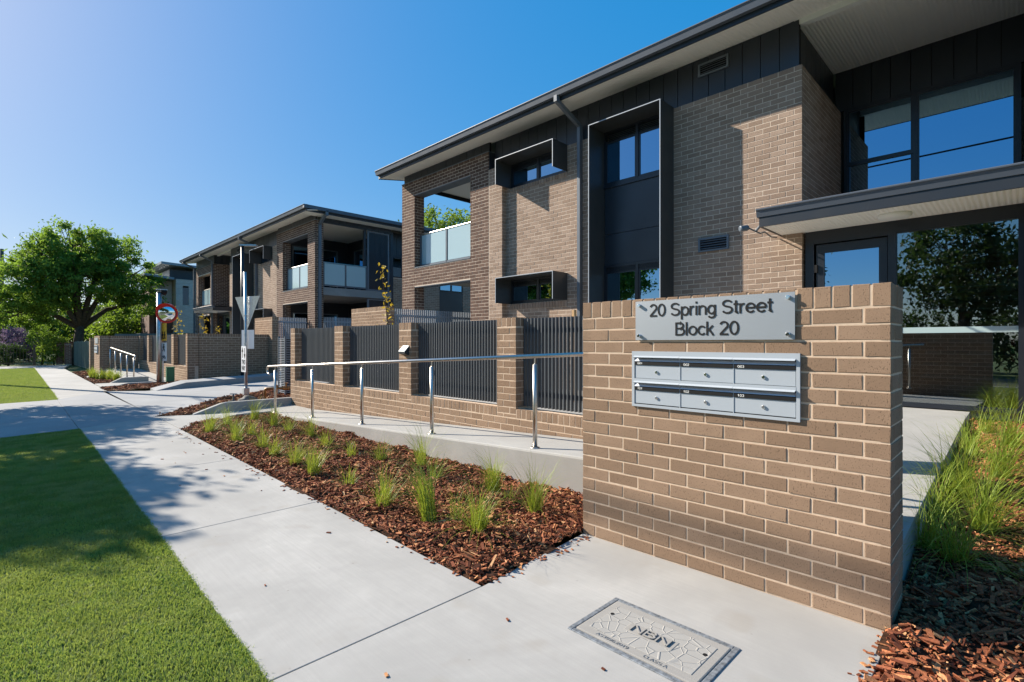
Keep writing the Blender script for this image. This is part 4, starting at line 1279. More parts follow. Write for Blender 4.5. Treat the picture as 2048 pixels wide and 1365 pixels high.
    vb('transom', 'frame_metal', XR_ - 0.06, XR_ + 0.01, 11.32, 12.30, 4.80, 4.87)
    # ---- lobby: canopy, glazing, interior
    CV0, CV1 = 10.84, V2 + 0.95
    XC = 8.03
    c0, c1 = sorted((Y(CV0), Y(CV1)))
    cp = [(0, 0.0), (0.10, 0.0), (0.10, 0.05), (0.012, 0.05), (0.012, 0.105), (0.05, 0.115), (0.05, 0.125), (0.0, 0.12)]
    can = MB().extr([(0.05, 0), (0.08, 0), (0.08, 0.16), (0.05, 0.16)], (XC, c0 + .03, 3.19), (1, 0, 0), (0, 0, 1), (0, 1, 0), c1 - c0 - .06).build('canopy', 'dark_metal', B)
    MB().extr([(0.035, 0), (0.13, 0), (0.13, 0.10), (0.03, 0.125), (0.0, 0.125), (-0.012, 0.115), (-0.010, 0.1), (0.004, 0.092), (0.010, 0.08)], (XC, c0, 3.335), (1, 0, 0), (0, 0, 1), (0, 1, 0), c1 - c0).build('canopy_gutter', 'gutter_metal', can)
    for ve in (CV0, CV1):
        yy = Y(ve); dd = sg if ve == CV0 else -sg
        bx('canopy_end', 'dark_metal', can, XC + 0.08, XW - 0.002, *sorted((yy + dd * 0.03, yy + dd * 0.06)), 3.19, 3.40)
    bx('canopy_soffit', 'soffit_ripple', can, XC + 0.08, XW + 0.3, c0 + .06, c1 - .06, 3.20, 3.225)
    MB().add([(XC + 0.02, c0 + .01, 3.435), (XW - .004, c0 + .01, 3.455), (XW - .004, c1 - .01, 3.455), (XC + .02, c1 - .01, 3.435)], [(0, 1, 2, 3)]).build('canopy_roof', 'gutter_metal', can)
    lo, hi = sorted((Y(11.21), Y(V2)))
    bx('lobby_roof', 'gutter_metal', B, XW - .002, XR_, lo, hi, 3.40, 3.47)
    MB().lathe((8.62, Y(12.44), 3.20), (0, 0, -1), [(0.19, -0.01), (0.195, 0.02), (0.17, 0.05), (0.10, 0.066)], 24).build('canopy_light', 'white_paint', can, smooth=True)
    XD = 9.06
    ZF = 0.55
    dv0, dv1, dv2, dv3 = 11.23, 11.38, 12.30, V2 - 0.08
    w = vb('lobby_glazing', 'frame_metal', XD, XD + 0.1, dv0, dv1 - .03, ZF, 3.2)
    vb('frame', 'frame_metal', XD, XD + 0.1, dv2, dv2 + 0.10, ZF, 3.2, w)
    vb('frame', 'frame_metal', XD, XD + 0.1, dv3, dv3 + 0.12, ZF, 3.2, w)
    vb('frame', 'frame_metal', XD, XD + 0.1, dv2 + .10, dv3, 3.02, 3.2, w)
    vb('frame', 'frame_metal', XD, XD + 0.1, dv2 + .10, dv3, ZF, ZF + 0.06, w)
    vb('frame', 'frame_metal', XD, XD + 0.1, dv1 - .03, dv2, 3.0, 3.2, w)
    vb('pane', 'glass_door', XD + 0.04, XD + 0.05, dv2 + .10, dv3, ZF + .06, 3.02, w)
    vb('safety_strip', 'safety', XD + 0.030, XD + 0.038, dv2 + .10, dv3, 1.585, 1.665, w)
    for j in range(14):
        vb('pane_line_bar', 'interior', XD + 0.25, XD + 0.275, dv2 + .12, dv3 - .02, 0.82 + j * 0.155, 0.828 + j * 0.155, w)  # thin pale bars added to draw faint horizontal lines behind the pane
    d = vb('entry_door', 'frame_metal', XD + 0.02, XD + 0.07, dv1, dv1 + 0.11, ZF + .01, 2.98)
    vb('door_rail', 'frame_metal', XD + 0.02, XD + 0.07, dv2 - .11, dv2 - .01, ZF + .01, 2.98, d)
    vb('door_rail', 'frame_metal', XD + 0.02, XD + 0.07, dv1 + .11, dv2 - .11, 2.85, 2.98, d)
    vb('door_rail', 'frame_metal', XD + 0.02, XD + 0.07, dv1 + .11, dv2 - .11, ZF + .01, ZF + .2, d)
    vb('pane', 'glass', XD + 0.04, XD + 0.05, dv1 + .11, dv2 - .11, ZF + .2, 2.85, d)
    vb('hinge', 'black', XD - 0.012, XD + 0.02, dv1 - .02, dv1 + .02, 2.55, 2.67, d)
    # lobby interior: back wall, side wall, floor, open stair
    i0, i1 = sorted((Y(11.0), Y(V2 + 2.4)))
    bx('lobby_floor', 'interior', B, XD + 0.1, 14.4, i0, i1, ZF - 0.1, ZF)
    bx('lobby_wall', 'brick_house', B, 14.4, 14.5, i0, i1, ZF, 3.3)
    bx('lobby_ceiling', 'interior', B, XD + 0.1, 14.4, i0, i1, 3.28, 3.36)
    st = None
    for j in range(10):
        xa = 10.3 + j * 0.27
        bx('stair_tread', 'concrete_raw', B, xa, xa + 0.30, *sorted((Y(12.5), Y(13.6))), ZF + 0.19 * (j + 1) - 0.05, ZF + 0.19 * (j + 1))
    # ---- balcony behind the portal
    XBK = 12.35
    vb('balcony_slab', 'concrete_raw', XP + 0.352, XBK, 0.03, 3.99, 3.385, 3.695)
    vb('patio_slab', 'concrete_raw', XP + 0.352, XBK, 0.03, 3.99, 0.2, 0.5)
    vb('balcony_ceiling', 'soffit', XP + 0.36, XBK, 0.12, 3.99, 6.42, 6.45)
    vb('inner_wall', 'dark_clad', XP + 0.36, 20.5, 3.99, 4.14, 0.5, 6.45)
    vb('inner_wall', 'dark_clad', XBK, XBK + 0.15, 0.12, 3.98, 0.5, 6.45)
    clad_y(XP + 0.36, XBK, 6.30, 6.50, 0.06, vminus)
    for (za, zb) in ((3.70, 5.95), (0.52, 2.85)):
        # sliding doors on the back and inner walls
        sd = vb('sliding_door', 'glass', XBK - 0.03, XBK - 0.02, 0.7, 3.3, za + 0.05, zb - 0.05)
        for (p, q) in ((0.64, 0.7), (1.95, 2.03), (3.3, 3.36)):
            vb('door_frame', 'grey_metal', XBK - 0.06, XBK - 0.005, p, q, za, zb, sd)
        vb('door_frame', 'grey_metal', XBK - 0.06, XBK - 0.005, 0.7, 3.3, zb - .05, zb, sd)
        yy = Y(3.97)
        sd = bx('sliding_door', 'glass', B, 9.6, 11.7, yy - .006 * 1, yy + .004, za + .05, zb - .05)
        for (p, q) in ((9.54, 9.6), (10.6, 10.68), (11.7, 11.76)):
            bx('door_frame', 'grey_metal', sd, p, q, yy - .03, yy + .01, za, zb)
        bx('door_frame', 'grey_metal', sd, 9.6, 11.7, yy - .03, yy + .01, zb - .05, zb)
    # balustrades: front and end
    def balus(name, pts, z0, z1):
        """pts along a line: two ends (x,y); glass panels in a rail frame"""
        (xa, ya_), (xb, yb_) = pts
        br = MB().tube([(xa, ya_, z1), (xb, yb_, z1)], 0.022, 8).build('balustrade', 'steel', B)
        along_y = abs(yb_ - ya_) > abs(xb - xa)
        for f in (0.0, 0.5, 1.0):
            x, y = xa + (xb - xa) * f, ya_ + (yb_ - ya_) * f
            bx('baluster', 'grey_metal', br, x - .02, x + .02, y - .02, y + .02, z0, z1 - .01)
        for f in (0.0, 0.5):
            x, y = xa + (xb - xa) * (f + .02), ya_ + (yb_ - ya_) * (f + .02)
            x2, y2 = xa + (xb - xa) * (f + .48), ya_ + (yb_ - ya_) * (f + .48)
            if along_y: bx('glass_panel', 'frosted', br, x - .005, x + .005, *sorted((y, y2)), z0 + .12, z1 - .03)
            else: bx('glass_panel', 'frosted', br, *sorted((x, x2)), y - .005, y + .005, z0 + .12, z1 - .03)
        if along_y: bx('bottom_rail', 'grey_metal', br, xa - .02, xa + .02, *sorted((ya_, yb_)), z0 + .06, z0 + .11)
        else: bx('bottom_rail', 'grey_metal', br, *sorted((xa, xb)), ya_ - .02, ya_ + .02, z0 + .06, z0 + .11)
    balus('front', ((XP + 0.22, Y(0.70)), (XP + 0.22, Y(3.25))), 3.70, 4.73)
    balus('end', ((XP + 0.40, Y(0.10)), (11.16 if detail_end else XBK - .05, Y(0.10))), 3.70, 4.71)
    if detail_end:
        # ribbed sliding screen, side gutter pipe, side wall with windows
        yy = Y(0.12)
        for (za, zb) in ((3.71, 6.28), (0.5, 3.36)):
            sc = bx('sliding_screen', 'dark_clad', B, 11.28, 12.2, yy - .005, yy + .02, za + .06, zb - .06)
            for j in range(15):
                x = 11.31 + j * 0.061
                bx('rib', 'dark_clad', sc, x, x + .022, yy - .02, yy - .005, za + .07, zb - .07)
            for (p, q, r_, t) in ((11.2, 11.28, za, zb), (12.2, 12.28, za, zb), (11.28, 12.2, za, za + .06), (11.28, 12.2, zb - .06, zb)):
                bx('screen_frame', 'grey_metal', sc, p, q, yy - .035, yy + .03, r_, t)
        bx('corner_post', 'dark_metal', B, 11.06, 11.16, *sorted((Y(0.14), Y(0.24))), 3.7, 6.3)
        dpp = bx('downpipe', 'grey_metal', B, 8.98, 9.085, *sorted((Y(-0.085), Y(-0.005))), 0.2, 6.2)
        MB().obox((9.03, Y(-0.36), 6.36), (0, -sg * 0.62, 0.36), (1, 0, 0), (0, 0.36, sg * 0.62), 0.34, 0.05, 0.045).build('swan_neck', 'grey_metal', dpp)
        bx('outlet', 'grey_metal', dpp, 8.98, 9.085, *sorted((Y(-0.70), Y(-0.60))), 6.42, 6.6)
        ys_ = Y(0.55)
        sw = courses('Y-', ys_, XBK + 0.01, 20.4, 0.2, 5.40, [(12.6, 13.9, 4.45, 5.45), (15.4, 16.9, 1.2, 5.2)], phase=XBK, zref=0.2)
        lay(B, sw, 'brick_house', 0)
        mb = MB(); core(mb, 'Y-', ys_, XBK + .01, 20.4, 0.2, 5.40, 0.2, [(12.6, 13.9, 4.45, 5.40), (15.4, 16.9, 1.2, 5.2)]); mb.build('mortar_bed', 'mortar_house', B)
        clad_y(XBK + 0.01, 20.4, 5.40, 6.5, 0.55, 'Y-')
        def winy(x0, x1, z0, z1):
            w = bx('window', 'glass', B, x0 + .05, x1 - .05, ys_ + .03, ys_ + .036, z0 + .05, z1 - .05)
            for (p, q, r_, t) in ((x0, x0 + .05, z0, z1), (x1 - .05, x1, z0, z1), (x0 + .05, x1 - .05, z0, z0 + .05), (x0 + .05, x1 - .05, z1 - .05, z1), ((x0 + x1) / 2 - .03, (x0 + x1) / 2 + .03, z0 + .05, z1 - .05)):
                bx('frame', 'frame_metal', w, p, q, ys_ - .01, ys_ + .06, r_, t)
        winy(12.6, 13.9, 4.45, 5.39)
        winy(15.4, 16.9, 4.02, 5.2)
        bx('spandrel_panel', 'dark_clad', B, 15.4, 16.9, ys_ + .02, ys_ + .05, 1.2, 4.01)
    # canopy pipes on the second portal
    for v in (V2 + 0.02, V2 + 3.95):
        vb('downpipe', 'grey_metal', XP - 0.1, XP - 0.01, v - .04, v + .04, 0.2, 6.2)
        MB().obox((XG + 0.4, Y(v), 6.36), (-0.62, 0, 0.28), (0, 1, 0), (0.28, 0, 0.62), 0.38, 0.04, 0.04).build('swan_neck', 'grey_metal', B)
    balus('front', ((XP + 0.22, Y(V2 + 0.62)), (XP + 0.22, Y(V2 + 3.18))), 3.70, 4.73)
    # remaining shell
    vb('rear_wall', 'interior_dark', 20.4, 20.6, 0.5, VE - .3, 0.2, 6.6)
    vb('end_wall', 'dark_clad', XP + 0.36, 20.4, VE - 0.75, VE - .6, 0.2, 6.6)  # unseen end, made dark so far windows reflect no bright wall
    vb('floor_slab', 'interior_dark', 9.3, 20.4, 4.15, VE - .8, 3.5, 3.69) if False else None
    vb('upper_floor', 'interior', XR_ + .02, 20.3, 4.2, VE - .8, 3.48, 3.60)
    vb('upper_floor', 'interior', 9.25, XR_ + .02, 4.2, 10.98, 3.48, 3.60)
    vb('partition', 'interior', 12.6, 12.7, 4.2, 11.0, 0.5, 6.4)
    vb('partition', 'interior', 14.6, 14.7, 11.0, VE - .8, 3.6, 6.4)
    if not detail_end:
        ys_ = Y(0.55)
        bx('side_wall', 'brick_house', B, XBK + 0.16, 20.4, *sorted((ys_, ys_ + sg * 0.2)), 0.2, 3.6)
        bx('side_wall', 'dark_clad', B, XBK + 0.16, 20.4, *sorted((ys_, ys_ + sg * 0.2)), 3.602, 6.6)  # unseen upper part, clad dark to keep its sunlit face out of window reflections
    return B

b1 = building(13.69, -1, 'nearest two storey brick apartment block with entry canopy and deep black window hoods', False, 0.36, False, 300)
b2 = building(19.93, +1, 'two storey brick apartment block across the driveway with corner glass balcony', True, 0.70, True, 0)

# ================================================================== COURTYARDS
for (a, b_, z) in ((3.2, 12.2, 0.42), (21.1, 38.0, 0.30)):
    o = bx('courtyard_bounce_slab', 'concrete', None, 5.03, 8.84, a, b_, 0.0, z); tag(o, kind='structure')  # pale slab added to bounce sunlight up to the soffits

# canopy camera and cable
cc = empty('security_camera', (8.1, 2.96, 3.15), 'small dark security camera with loose cable at the canopy end', 'camera')
MB().lathe((8.05, 2.97, 3.20), (-0.75, 0.55, -0.15), [(0.035, 0), (0.045, 0.02), (0.045, 0.13), (0.03, 0.14)], 14).build('camera_body', 'grey_metal', cc, smooth=False)
MB().tube([(8.05, 2.97, 3.20), (8.2, 2.93, 3.17), (8.35, 2.90, 3.15), (8.5, 2.88, 3.19), (8.75, 2.87, 3.15), (8.98, 2.86, 3.17)], 0.012, 6).build('cable', 'grey_metal', cc, smooth=True)
MB().tube([(8.2, 2.84, 3.24), (8.25, 2.93, 3.17)], 0.02, 8).build('bracket', 'grey_metal', cc)
# door notice
nt_ = empty('notice_sticker', (9.08, 0.1, 1.33), 'narrow red and green notice on the lobby glass edge', 'sticker')
bx('red_panel', 'red_dim', nt_, 9.118, 9.124, 0.085, 0.12, 1.20, 1.30); bx('green_panel', 'green_box', nt_, 9.118, 9.124, 0.085, 0.12, 1.305, 1.39)
bx('red_panel', 'red_dim', nt_, 9.118, 9.124, 0.085, 0.12, 1.395, 1.49)

# ================================================================== SIGNS AND POLES
def plate(name, mat, parent, c, u, w, h, t=0.004):
    u = Vector(u).normalized(); n = Vector((u.y, -u.x, 0))
    return MB().obox(c, u, n, (0, 0, 1), w / 2, t / 2, h / 2).build(name, mat, parent)
gp_ = empty('give_way_post', (4.6, 14.55, 0.08), 'galvanised post with the blank back of a give way triangle by the driveway', 'sign post')
MB().tube([(4.6, 14.55, 0.08), (4.6, 14.55, 1.5), (4.575, 14.56, 3.32)], 0.038, 12).build('post', 'galv', gp_, smooth=True)
bx('base', 'galv', gp_, 4.53, 4.67, 14.48, 14.62, 0.0, 0.26, bevel=0.01)
u = Vector((0.31, -0.95, 0)).normalized(); n = Vector((-u.y, u.x, 0)).normalized()
cx = Vector((4.60, 14.58, 0)) + n * 0.05
tri = [cx + u * -0.50 + Vector((0, 0, 2.68)), cx + u * 0.50 + Vector((0, 0, 2.68)), cx + Vector((0, 0, 1.81))]
MB().add([tuple(p) for p in tri] + [tuple(p + n * 0.004) for p in tri], [(0, 1, 2), (5, 4, 3), (0, 3, 4, 1), (1, 4, 5, 2), (2, 5, 3, 0)]).build('triangle_plate', 'galv', gp_)
for z in (2.5, 2.15, 1.66, 1.42):
    MB().lathe((4.6 - 0.008, 14.555, z), (0, 0, 1), [(0.043, 0), (0.043, 0.025)], 12).build('clamp', 'galv', gp_)
plate('back_plate', 'sign_white', gp_, cx + u * 0.02 + Vector((0, 0, 1.54)), u, 0.50, 0.50)
tw = plate('two_way_plate', 'sign_white', gp_, (4.545, 14.56, 1.02), (0, 1, 0), 0.36, 0.68)
text_mesh('t', '^', 0.12, 0.26, (4.542, 14.70, 1.05), (0, -1, 0), (0, 0, 1), (-1, 0, 0), 'black', tw, 0.001, 0.14)
text_mesh('t', 'v', 0.12, 0.26, (4.542, 14.54, 1.05), (0, -1, 0), (0, 0, 1), (-1, 0, 0), 'black', tw, 0.001, 0.14)
text_mesh('t', 'TWO', 0.26, 0.12, (4.542, 14.69, 0.88), (0, -1, 0), (0, 0, 1), (-1, 0, 0), 'black', tw, 0.001, 0.2)
text_mesh('t', 'WAY', 0.26, 0.12, (4.542, 14.69, 0.72), (0, -1, 0), (0, 0, 1), (-1, 0, 0), 'black', tw, 0.001, 0.2)

mp_ = empty('mirror_pole', (3.95, 21.45, 0.03), 'galvanised pole carrying a round red rimmed convex traffic mirror', 'pole')
MB().tube([(3.95, 21.45, 0.0), (3.95, 21.45, 3.2)], 0.082, 16).build('pole', 'galv', mp_, smooth=True)
bx('cable_conduit', 'galv', mp_, 4.03, 4.07, 21.38, 21.42, 0.0, 0.95)
MB().lathe((3.95, 21.45, 3.2), (0, 0, 1), [(0.088, 0), (0.088, 0.03), (0.05, 0.05)], 16).build('cap', 'dark_metal', mp_)
mn = Vector((-0.50, -0.86, -0.10)).normalized(); mc = Vector((4.13, 21.22, 2.48))
MB().lathe(mc, mn, [(0.0001, 0.075), (0.10, 0.068), (0.18, 0.050), (0.25, 0.024), (0.295, 0.0)][::-1], 28).build('mirror_face', 'mirror', mp_, smooth=True)
MB().lathe(mc - mn * 0.02, mn, [(0.20, -0.05), (0.34, 0.0), (0.345, 0.03), (0.30, 0.028), (0.29, 0.012)], 28).build('mirror_rim', 'red', mp_, smooth=False)
a_ = mn.cross(Vector((0, 0, 1))).normalized(); b2_ = a_.cross(mn).normalized()
mb = MB()
for i in range(13):
    w_ = R(20 + i * 140 / 12)
    d_ = a_ * math.cos(w_) + b2_ * math.sin(w_)
    dep = 0.16 * math.sin(math.pi * i / 12) ** 0.6 + 0.01
    mb.v += [tuple(mc + d_ * 0.345), tuple(mc + d_ * 0.352 + mn * dep), tuple(mc + d_ * 0.358 + mn * dep), tuple(mc + d_ * 0.351)]
for i in range(12):
    q = i * 4
    for k in range(4): mb.f.append((q + k, q + (k + 1) % 4, q + 4 + (k + 1) % 4, q + 4 + k))
mb.build('mirror_hood', 'red', mp_)
MB().tube([(3.95, 21.42, 2.48), tuple(mc - mn * 0.06)], 0.02, 8).build('mirror_arm', 'galv', mp_)
u = Vector((0.35, -0.94, 0)).normalized(); n = Vector((u.y, -u.x, 0))
bc = Vector((4.06, 21.33, 0))
ys1 = plate('yellow_plate', 'yellow', mp_, bc + Vector((0, 0, 1.83)), u, 0.32, 0.62)
f0 = bc + n * 0.003
text_mesh('t', '##', 0.22, 0.27, f0 - u * 0.11 + Vector((0, 0, 1.57)), u, (0, 0, 1), n, 'black', ys1, 0.001, 0.13)
ws1 = plate('white_plate', 'sign_white', mp_, bc + Vector((0, 0, 1.135)), u, 0.34, 0.64)
text_mesh('t', '#', 0.17, 0.27, f0 - u * 0.085 + Vector((0, 0, 1.14)), u, (0, 0, 1), n, 'black', ws1, 0.001, 0.13)
text_mesh('t', '@', 0.24, 0.17, f0 - u * 0.12 + Vector((0, 0, 0.88)), u, (0, 0, 1), n, 'black', ws1, 0.001, 0.10)
pc = empty('pole_camera', (3.95, 21.4, 3.28), 'dark dome camera on a flat bracket atop the mirror pole', 'camera')
bx('bracket', 'galv', pc, 3.85, 4.18, 21.36, 21.44, 3.30, 3.33)
MB().lathe((4.08, 21.38, 3.30), (0, 0, -1), [(0.09, 0), (0.10, 0.05), (0.08, 0.14), (0.03, 0.18)], 14).build('dome', 'black', pc, smooth=True)

sl = empty('street_light', (6.0, 19.35, 0.1), 'slim dark light column with a flat lamp head behind the give way post', 'street light')
MB().tube([(6.0, 19.35, 0.1), (6.0, 19.35, 4.85)], 0.055, 10).build('column', 'dark_metal', sl, smooth=True)
MB().obox((6.16, 19.22, 4.86), (0.77, -0.64, 0), (0.64, 0.77, 0), (0, 0, 1), 0.28, 0.09, 0.025).build('lamp_head', 'galv', sl)

gbx = empty('service_pillar', (4.25, 21.3, 0.03), 'short green service pillar at the foot of the mirror pole', 'pillar')
bx('cabinet', 'green_box', gbx, 4.13, 4.36, 21.18, 21.40, 0.0, 0.56, bevel=0.02)
bx('cabinet_lid', 'green_box', gbx, 4.12, 4.37, 21.17, 21.41, 0.561, 0.60, bevel=0.012)

# utility poles and wires
for (x, y, h, lab) in ((-2.2, 30.2, 10.6, 'tall timber power pole standing on the verge past the driveway'), (-2.2, -16.0, 10.6, 'tall timber power pole on the verge behind the letterbox wall'), (0.09, 52.0, 8.2, 'distant timber power pole at the far end of the street')):
    up_ = empty('power_pole', (x, y, 0), lab, 'power pole')
    MB().tube([(x, y, -0.1), (x, y, h)], [0.15, 0.11], 12).build('pole', 'pole_timber', up_, smooth=True)
    MB().obox((x, y - 0.08, h - 0.4), (1, 0, 0), (0, 1, 0), (0, 0, 1), 0.8 if y < 40 else 0.05, 0.05, 0.06).build('crossarm', 'pole_timber', up_)
pc_ = MB().tube([(-2.2, 30.1 - i * 46.0 / 20, 9.15 - 0.55 * (1 - ((i - 10) / 10) ** 2)) for i in range(21)], 0.034, 8).build('power_cable', 'black', None, smooth=True)
tag(pc_, 'thick bundled power cable strung between the verge power poles', 'cable')
wr = MB().tube([(0.09, 52, 8.0), (1.3, 54, 7.2), (3.2, 57, 6.4), (6.5, 62, 6.0)], 0.016, 5).build('service_wire', 'black'); tag(wr, 'thin dark service wire running from the distant power pole', 'wire')

# ================================================================== PIPES, ROCKS
pv = empty('water_pipe', (4.45, 12.7, 0.05), 'rusty brown bent water pipe with valves rising from the mulch', 'pipe')
MB().tube([(4.45, 12.75, 0.0), (4.45, 12.75, 0.30), (4.46, 12.74, 0.345), (4.50, 12.72, 0.36), (5.02, 12.45, 0.37), (5.07, 12.42, 0.35), (5.08, 12.41, 0.0)], 0.033, 10).build('pipe', 'brass', pv, smooth=True)
MB().lathe((4.86, 12.53, 0.36), (0.88, -0.47, 0), [(0.035, -0.07), (0.055, -0.07), (0.055, -0.04), (0.045, -0.03), (0.045, 0.03), (0.055, 0.04), (0.055, 0.07)], 12).build('valve_body', 'brass', pv)
MB().lathe((4.86, 12.53, 0.39), (0, 0, 1), [(0.02, 0), (0.015, 0.08), (0.05, 0.085), (0.05, 0.1)], 12).build('valve_handle', 'brass', pv)
MB().lathe((4.68, 12.63, 0.375), (0, 0, 1), [(0.03, 0), (0.03, 0.04), (0.015, 0.07)], 10).build('test_cap', 'brass', pv)
tp = empty('garden_tap', (4.02, 13.6, 0.05), 'weathered upright garden tap beside the round rock', 'tap')
tx, ty = gpt(467, 808, 0.05)
tp.location = (tx, ty, 0.05); WL[tp.name] = Vector((tx, ty, 0.05))
MB().lathe((tx, ty, 0.02), (0, 0, 1), [(0.07, 0), (0.06, 0.08), (0.028, 0.12), (0.02, 0.17), (0.016, 0.25)], 12).build('tap_body', 'rock', tp, smooth=True)
MB().obox((tx, ty, 0.275), (0.7, -0.7, 0), (0.7, 0.7, 0), (0, 0, 1), 0.075, 0.012, 0.012).build('tap_handle', 'galv', tp)
MB().tube([(tx, ty, 0.1), (tx - .1, ty - .03, 0.12), (tx - .14, ty - .05, 0.06)], 0.02, 8).build('spout', 'rock', tp, smooth=True)
def rock(x, y, z, rx, ry, rz, label, seed):
    rr = random.Random(seed)
    mb = MB(); nu, nv = 14, 9
    ph = [rr.uniform(0, 6.28) for _ in range(6)]
    for j in range(nv + 1):
        t = math.pi * j / nv
        for i in range(nu):
            p = 2 * math.pi * i / nu
            d = Vector((math.sin(t) * math.cos(p), math.sin(t) * math.sin(p), math.cos(t)))
            k = 1 + 0.16 * math.sin(3 * d.x + ph[0]) * math.cos(4 * d.y + ph[1]) + 0.10 * math.sin(7 * d.z + 5 * d.x + ph[2]) + 0.05 * math.sin(11 * d.y + ph[3])
            mb.v.append((x + d.x * rx * k, y + d.y * ry * k, z + d.z * rz * k))
    for j in range(nv):
        for i in range(nu):
            mb.f.append((j * nu + i, (j + 1) * nu + i, (j + 1) * nu + (i + 1) % nu, j * nu + (i + 1) % nu))
    o = mb.build('rock', 'rock', None, smooth=True)
    return tag(o, label, 'rock')
for k, (px_, py_, r_, lab) in enumerate(((497, 806, 0.21, 'round grey rock at the base of the give way post'), (455, 812, 0.10, 'small grey stone beside the garden tap'), (582, 800, 0.08, 'small pale stone at the end of the brick fence'))):
    x, y = gpt(px_, py_, 0.05)
    rock(x, y, 0.06, r_ * 1.1, r_, r_ * 0.75, lab, k)
st_ = tag(bx('timber_stake', 'timber', None, 7.02, 7.08, 5.50, 5.55, 0.3, 2.02), 'pale timber stake poking up behind the dark slat fence', 'stake')

# ================================================================== PLANTS
def blades(c, n, L, spread, curl, w, seed, droop=0.0, az0=None):
    rg = np.random.default_rng(seed)
    seg = 5
    az = rg.uniform(0, 2 * math.pi, n) if az0 is None else rg.normal(az0, 0.5, n)
    ln = L * rg.uniform(0.55, 1.1, n)
    th0 = np.abs(rg.normal(0, spread, n))
    cu = rg.uniform(0.3, 1.0, n) * curl + droop
    br = rg.uniform(0, 1, n) ** 0.5 * 0.06
    lx, ly = rg.normal(0, 0.22, 2)
    ba = rg.uniform(0, 2 * math.pi, n)
    p = np.stack([c[0] + br * np.cos(ba), c[1] + br * np.sin(ba), np.full(n, c[2])], 1)
    d = np.stack([np.cos(az) + lx, np.sin(az) + ly], 1)
    sd = np.stack([-np.sin(az), np.cos(az), np.zeros(n)], 1)
    V = []
    th = th0.copy()
    for k in range(seg + 1):
        ww = w * (1 - (k / seg) ** 1.4) * rg.uniform(0.8, 1.2, n) + 0.0004
        V.append(p - sd * ww[:, None]); V.append(p + sd * ww[:, None])
        st = ln / seg
        p = p + np.stack([d[:, 0] * np.sin(th) * st, d[:, 1] * np.sin(th) * st, np.cos(th) * st], 1)
        th = th + cu * (k + 1) / seg * 0.62
    V = np.stack(V, 1)
    m_ = 2 * (seg + 1)
    Q = np.array([(2 * k, 2 * k + 1, 2 * k + 3, 2 * k + 2) for k in range(seg)])
    F = (Q[None] + (np.arange(n) * m_)[:, None, None]).reshape(-1, 4)
    return V.reshape(-1, 3), F
def tuft(x, y, z, L, n, label, seed, spread=0.32, curl=0.75, w=0.0022, group='grass tufts in the mulch bed', droop=0.0, az0=None):
    v, f = blades((x, y, z), n, L, spread, curl, w, seed, droop, az0)
    o = npmesh('grass_tuft', v, f, 'tuft')
    return tag(o, label, 'grass', group)
TUFTS = [(998.7, 984, .46, 150, .20), (1093, 1022, .42, 110, .26), (943.8, 1061, .40, 130, .42), (765.8, 1008, .34, 80, .40), (704, 969, .34, 90, .5), (627, 951, .34, 110, .28),
         (884, 954, .32, 70, .42), (838, 932, .42, 80, .42), (761, 916, .36, 90, .42), (698, 907, .36, 70, .42), (656, 894, .36, 90, .35), (586, 925, .40, 120, .5), (559, 907, .38, 90, .5),
         (520, 892, .34, 80, .45), (476, 881, .38, 110, .5), (467, 864, .36, 80, .45), (427, 861, .40, 110, .55), (546, 850, .40, 140, .4), (513, 838, .42, 120, .4), (623, 872, .40, 90, .35),
         (572, 863, .30, 70, .4), (449, 848, .36, 80, .5), (504, 868, .30, 60, .4), (1040, 1000, .26, 30, .5), (900, 1040, .30, 40, .6)]
for i, (px_, py_, L, n, sp) in enumerate(TUFTS):
    x, y = gpt(px_, py_, 0.05)
    x = min(x, 3.74)
    lab, gr = (('bright green grass tuft in the mulch row nearest the footpath', 'grass tufts along the footpath') if x < 2.75 else
               ('bright green grass tuft in the middle of the mulch bed', 'grass tufts in the middle of the bed') if x < 3.3 else
               ('bright green grass tuft in the mulch row against the ramp wall', 'grass tufts along the ramp'))
    k_ = random.Random(i * 7 + 3).uniform(0.75, 1.3)
    tuft(x + random.uniform(-.05, .05), y + random.uniform(-.1, .1), 0.03, L * 1.12 * k_, int(n * 1.4 * k_), lab, 100 + i, sp * 1.65, 1.15, 0.0016, group=gr)
x, y = gpt(858, 1035, 0.05)
tuft(x, y, 0.03, 0.52, 150, 'grass tuft flopping over sideways on the mulch', 140, 0.3, 0.5, group=None, droop=0.55, az0=R(95))
# right-hand tussocks
RT = 'large fine leaved grass tussock in the raised bed beside the entry path'
for i, (x, y, L, n) in enumerate(((4.15, 0.30, .60, 260), (4.75, 0.20, .78, 340), (5.45, 0.34, .74, 320), (5.2, -0.25, .80, 340), (6.1, 0.15, .80, 340), (6.8, 0.38, .6, 240), (4.05, -0.12, .66, 280), (7.3, 0.1, .7, 280), (6.1, -0.7, .7, 280), (7.9, .3, .5, 200), (4.5, -0.55, .7, 300), (4.25, 0.44, .52, 170), (4.85, 0.45, .62, 200), (5.5, 0.45, .6, 200))):
    tuft(x, y, float(zb4(np.array(x), 0)) + 0.0, L * 0.95, int(n * 0.62), RT, 200 + i, 0.75, 1.3, 0.0022, group='grass tussocks in the raised bed')
for i in range(12):
    x = rng.uniform(2.5, 3.3); y = rng.uniform(23.6, 29.3)
    tuft(x, y, 0.04, 0.45, 70, 'leafy grass tuft in the mulch below the far handrail', 300 + i, 0.5, 0.8, 0.006, group='grass tufts beyond the driveway')

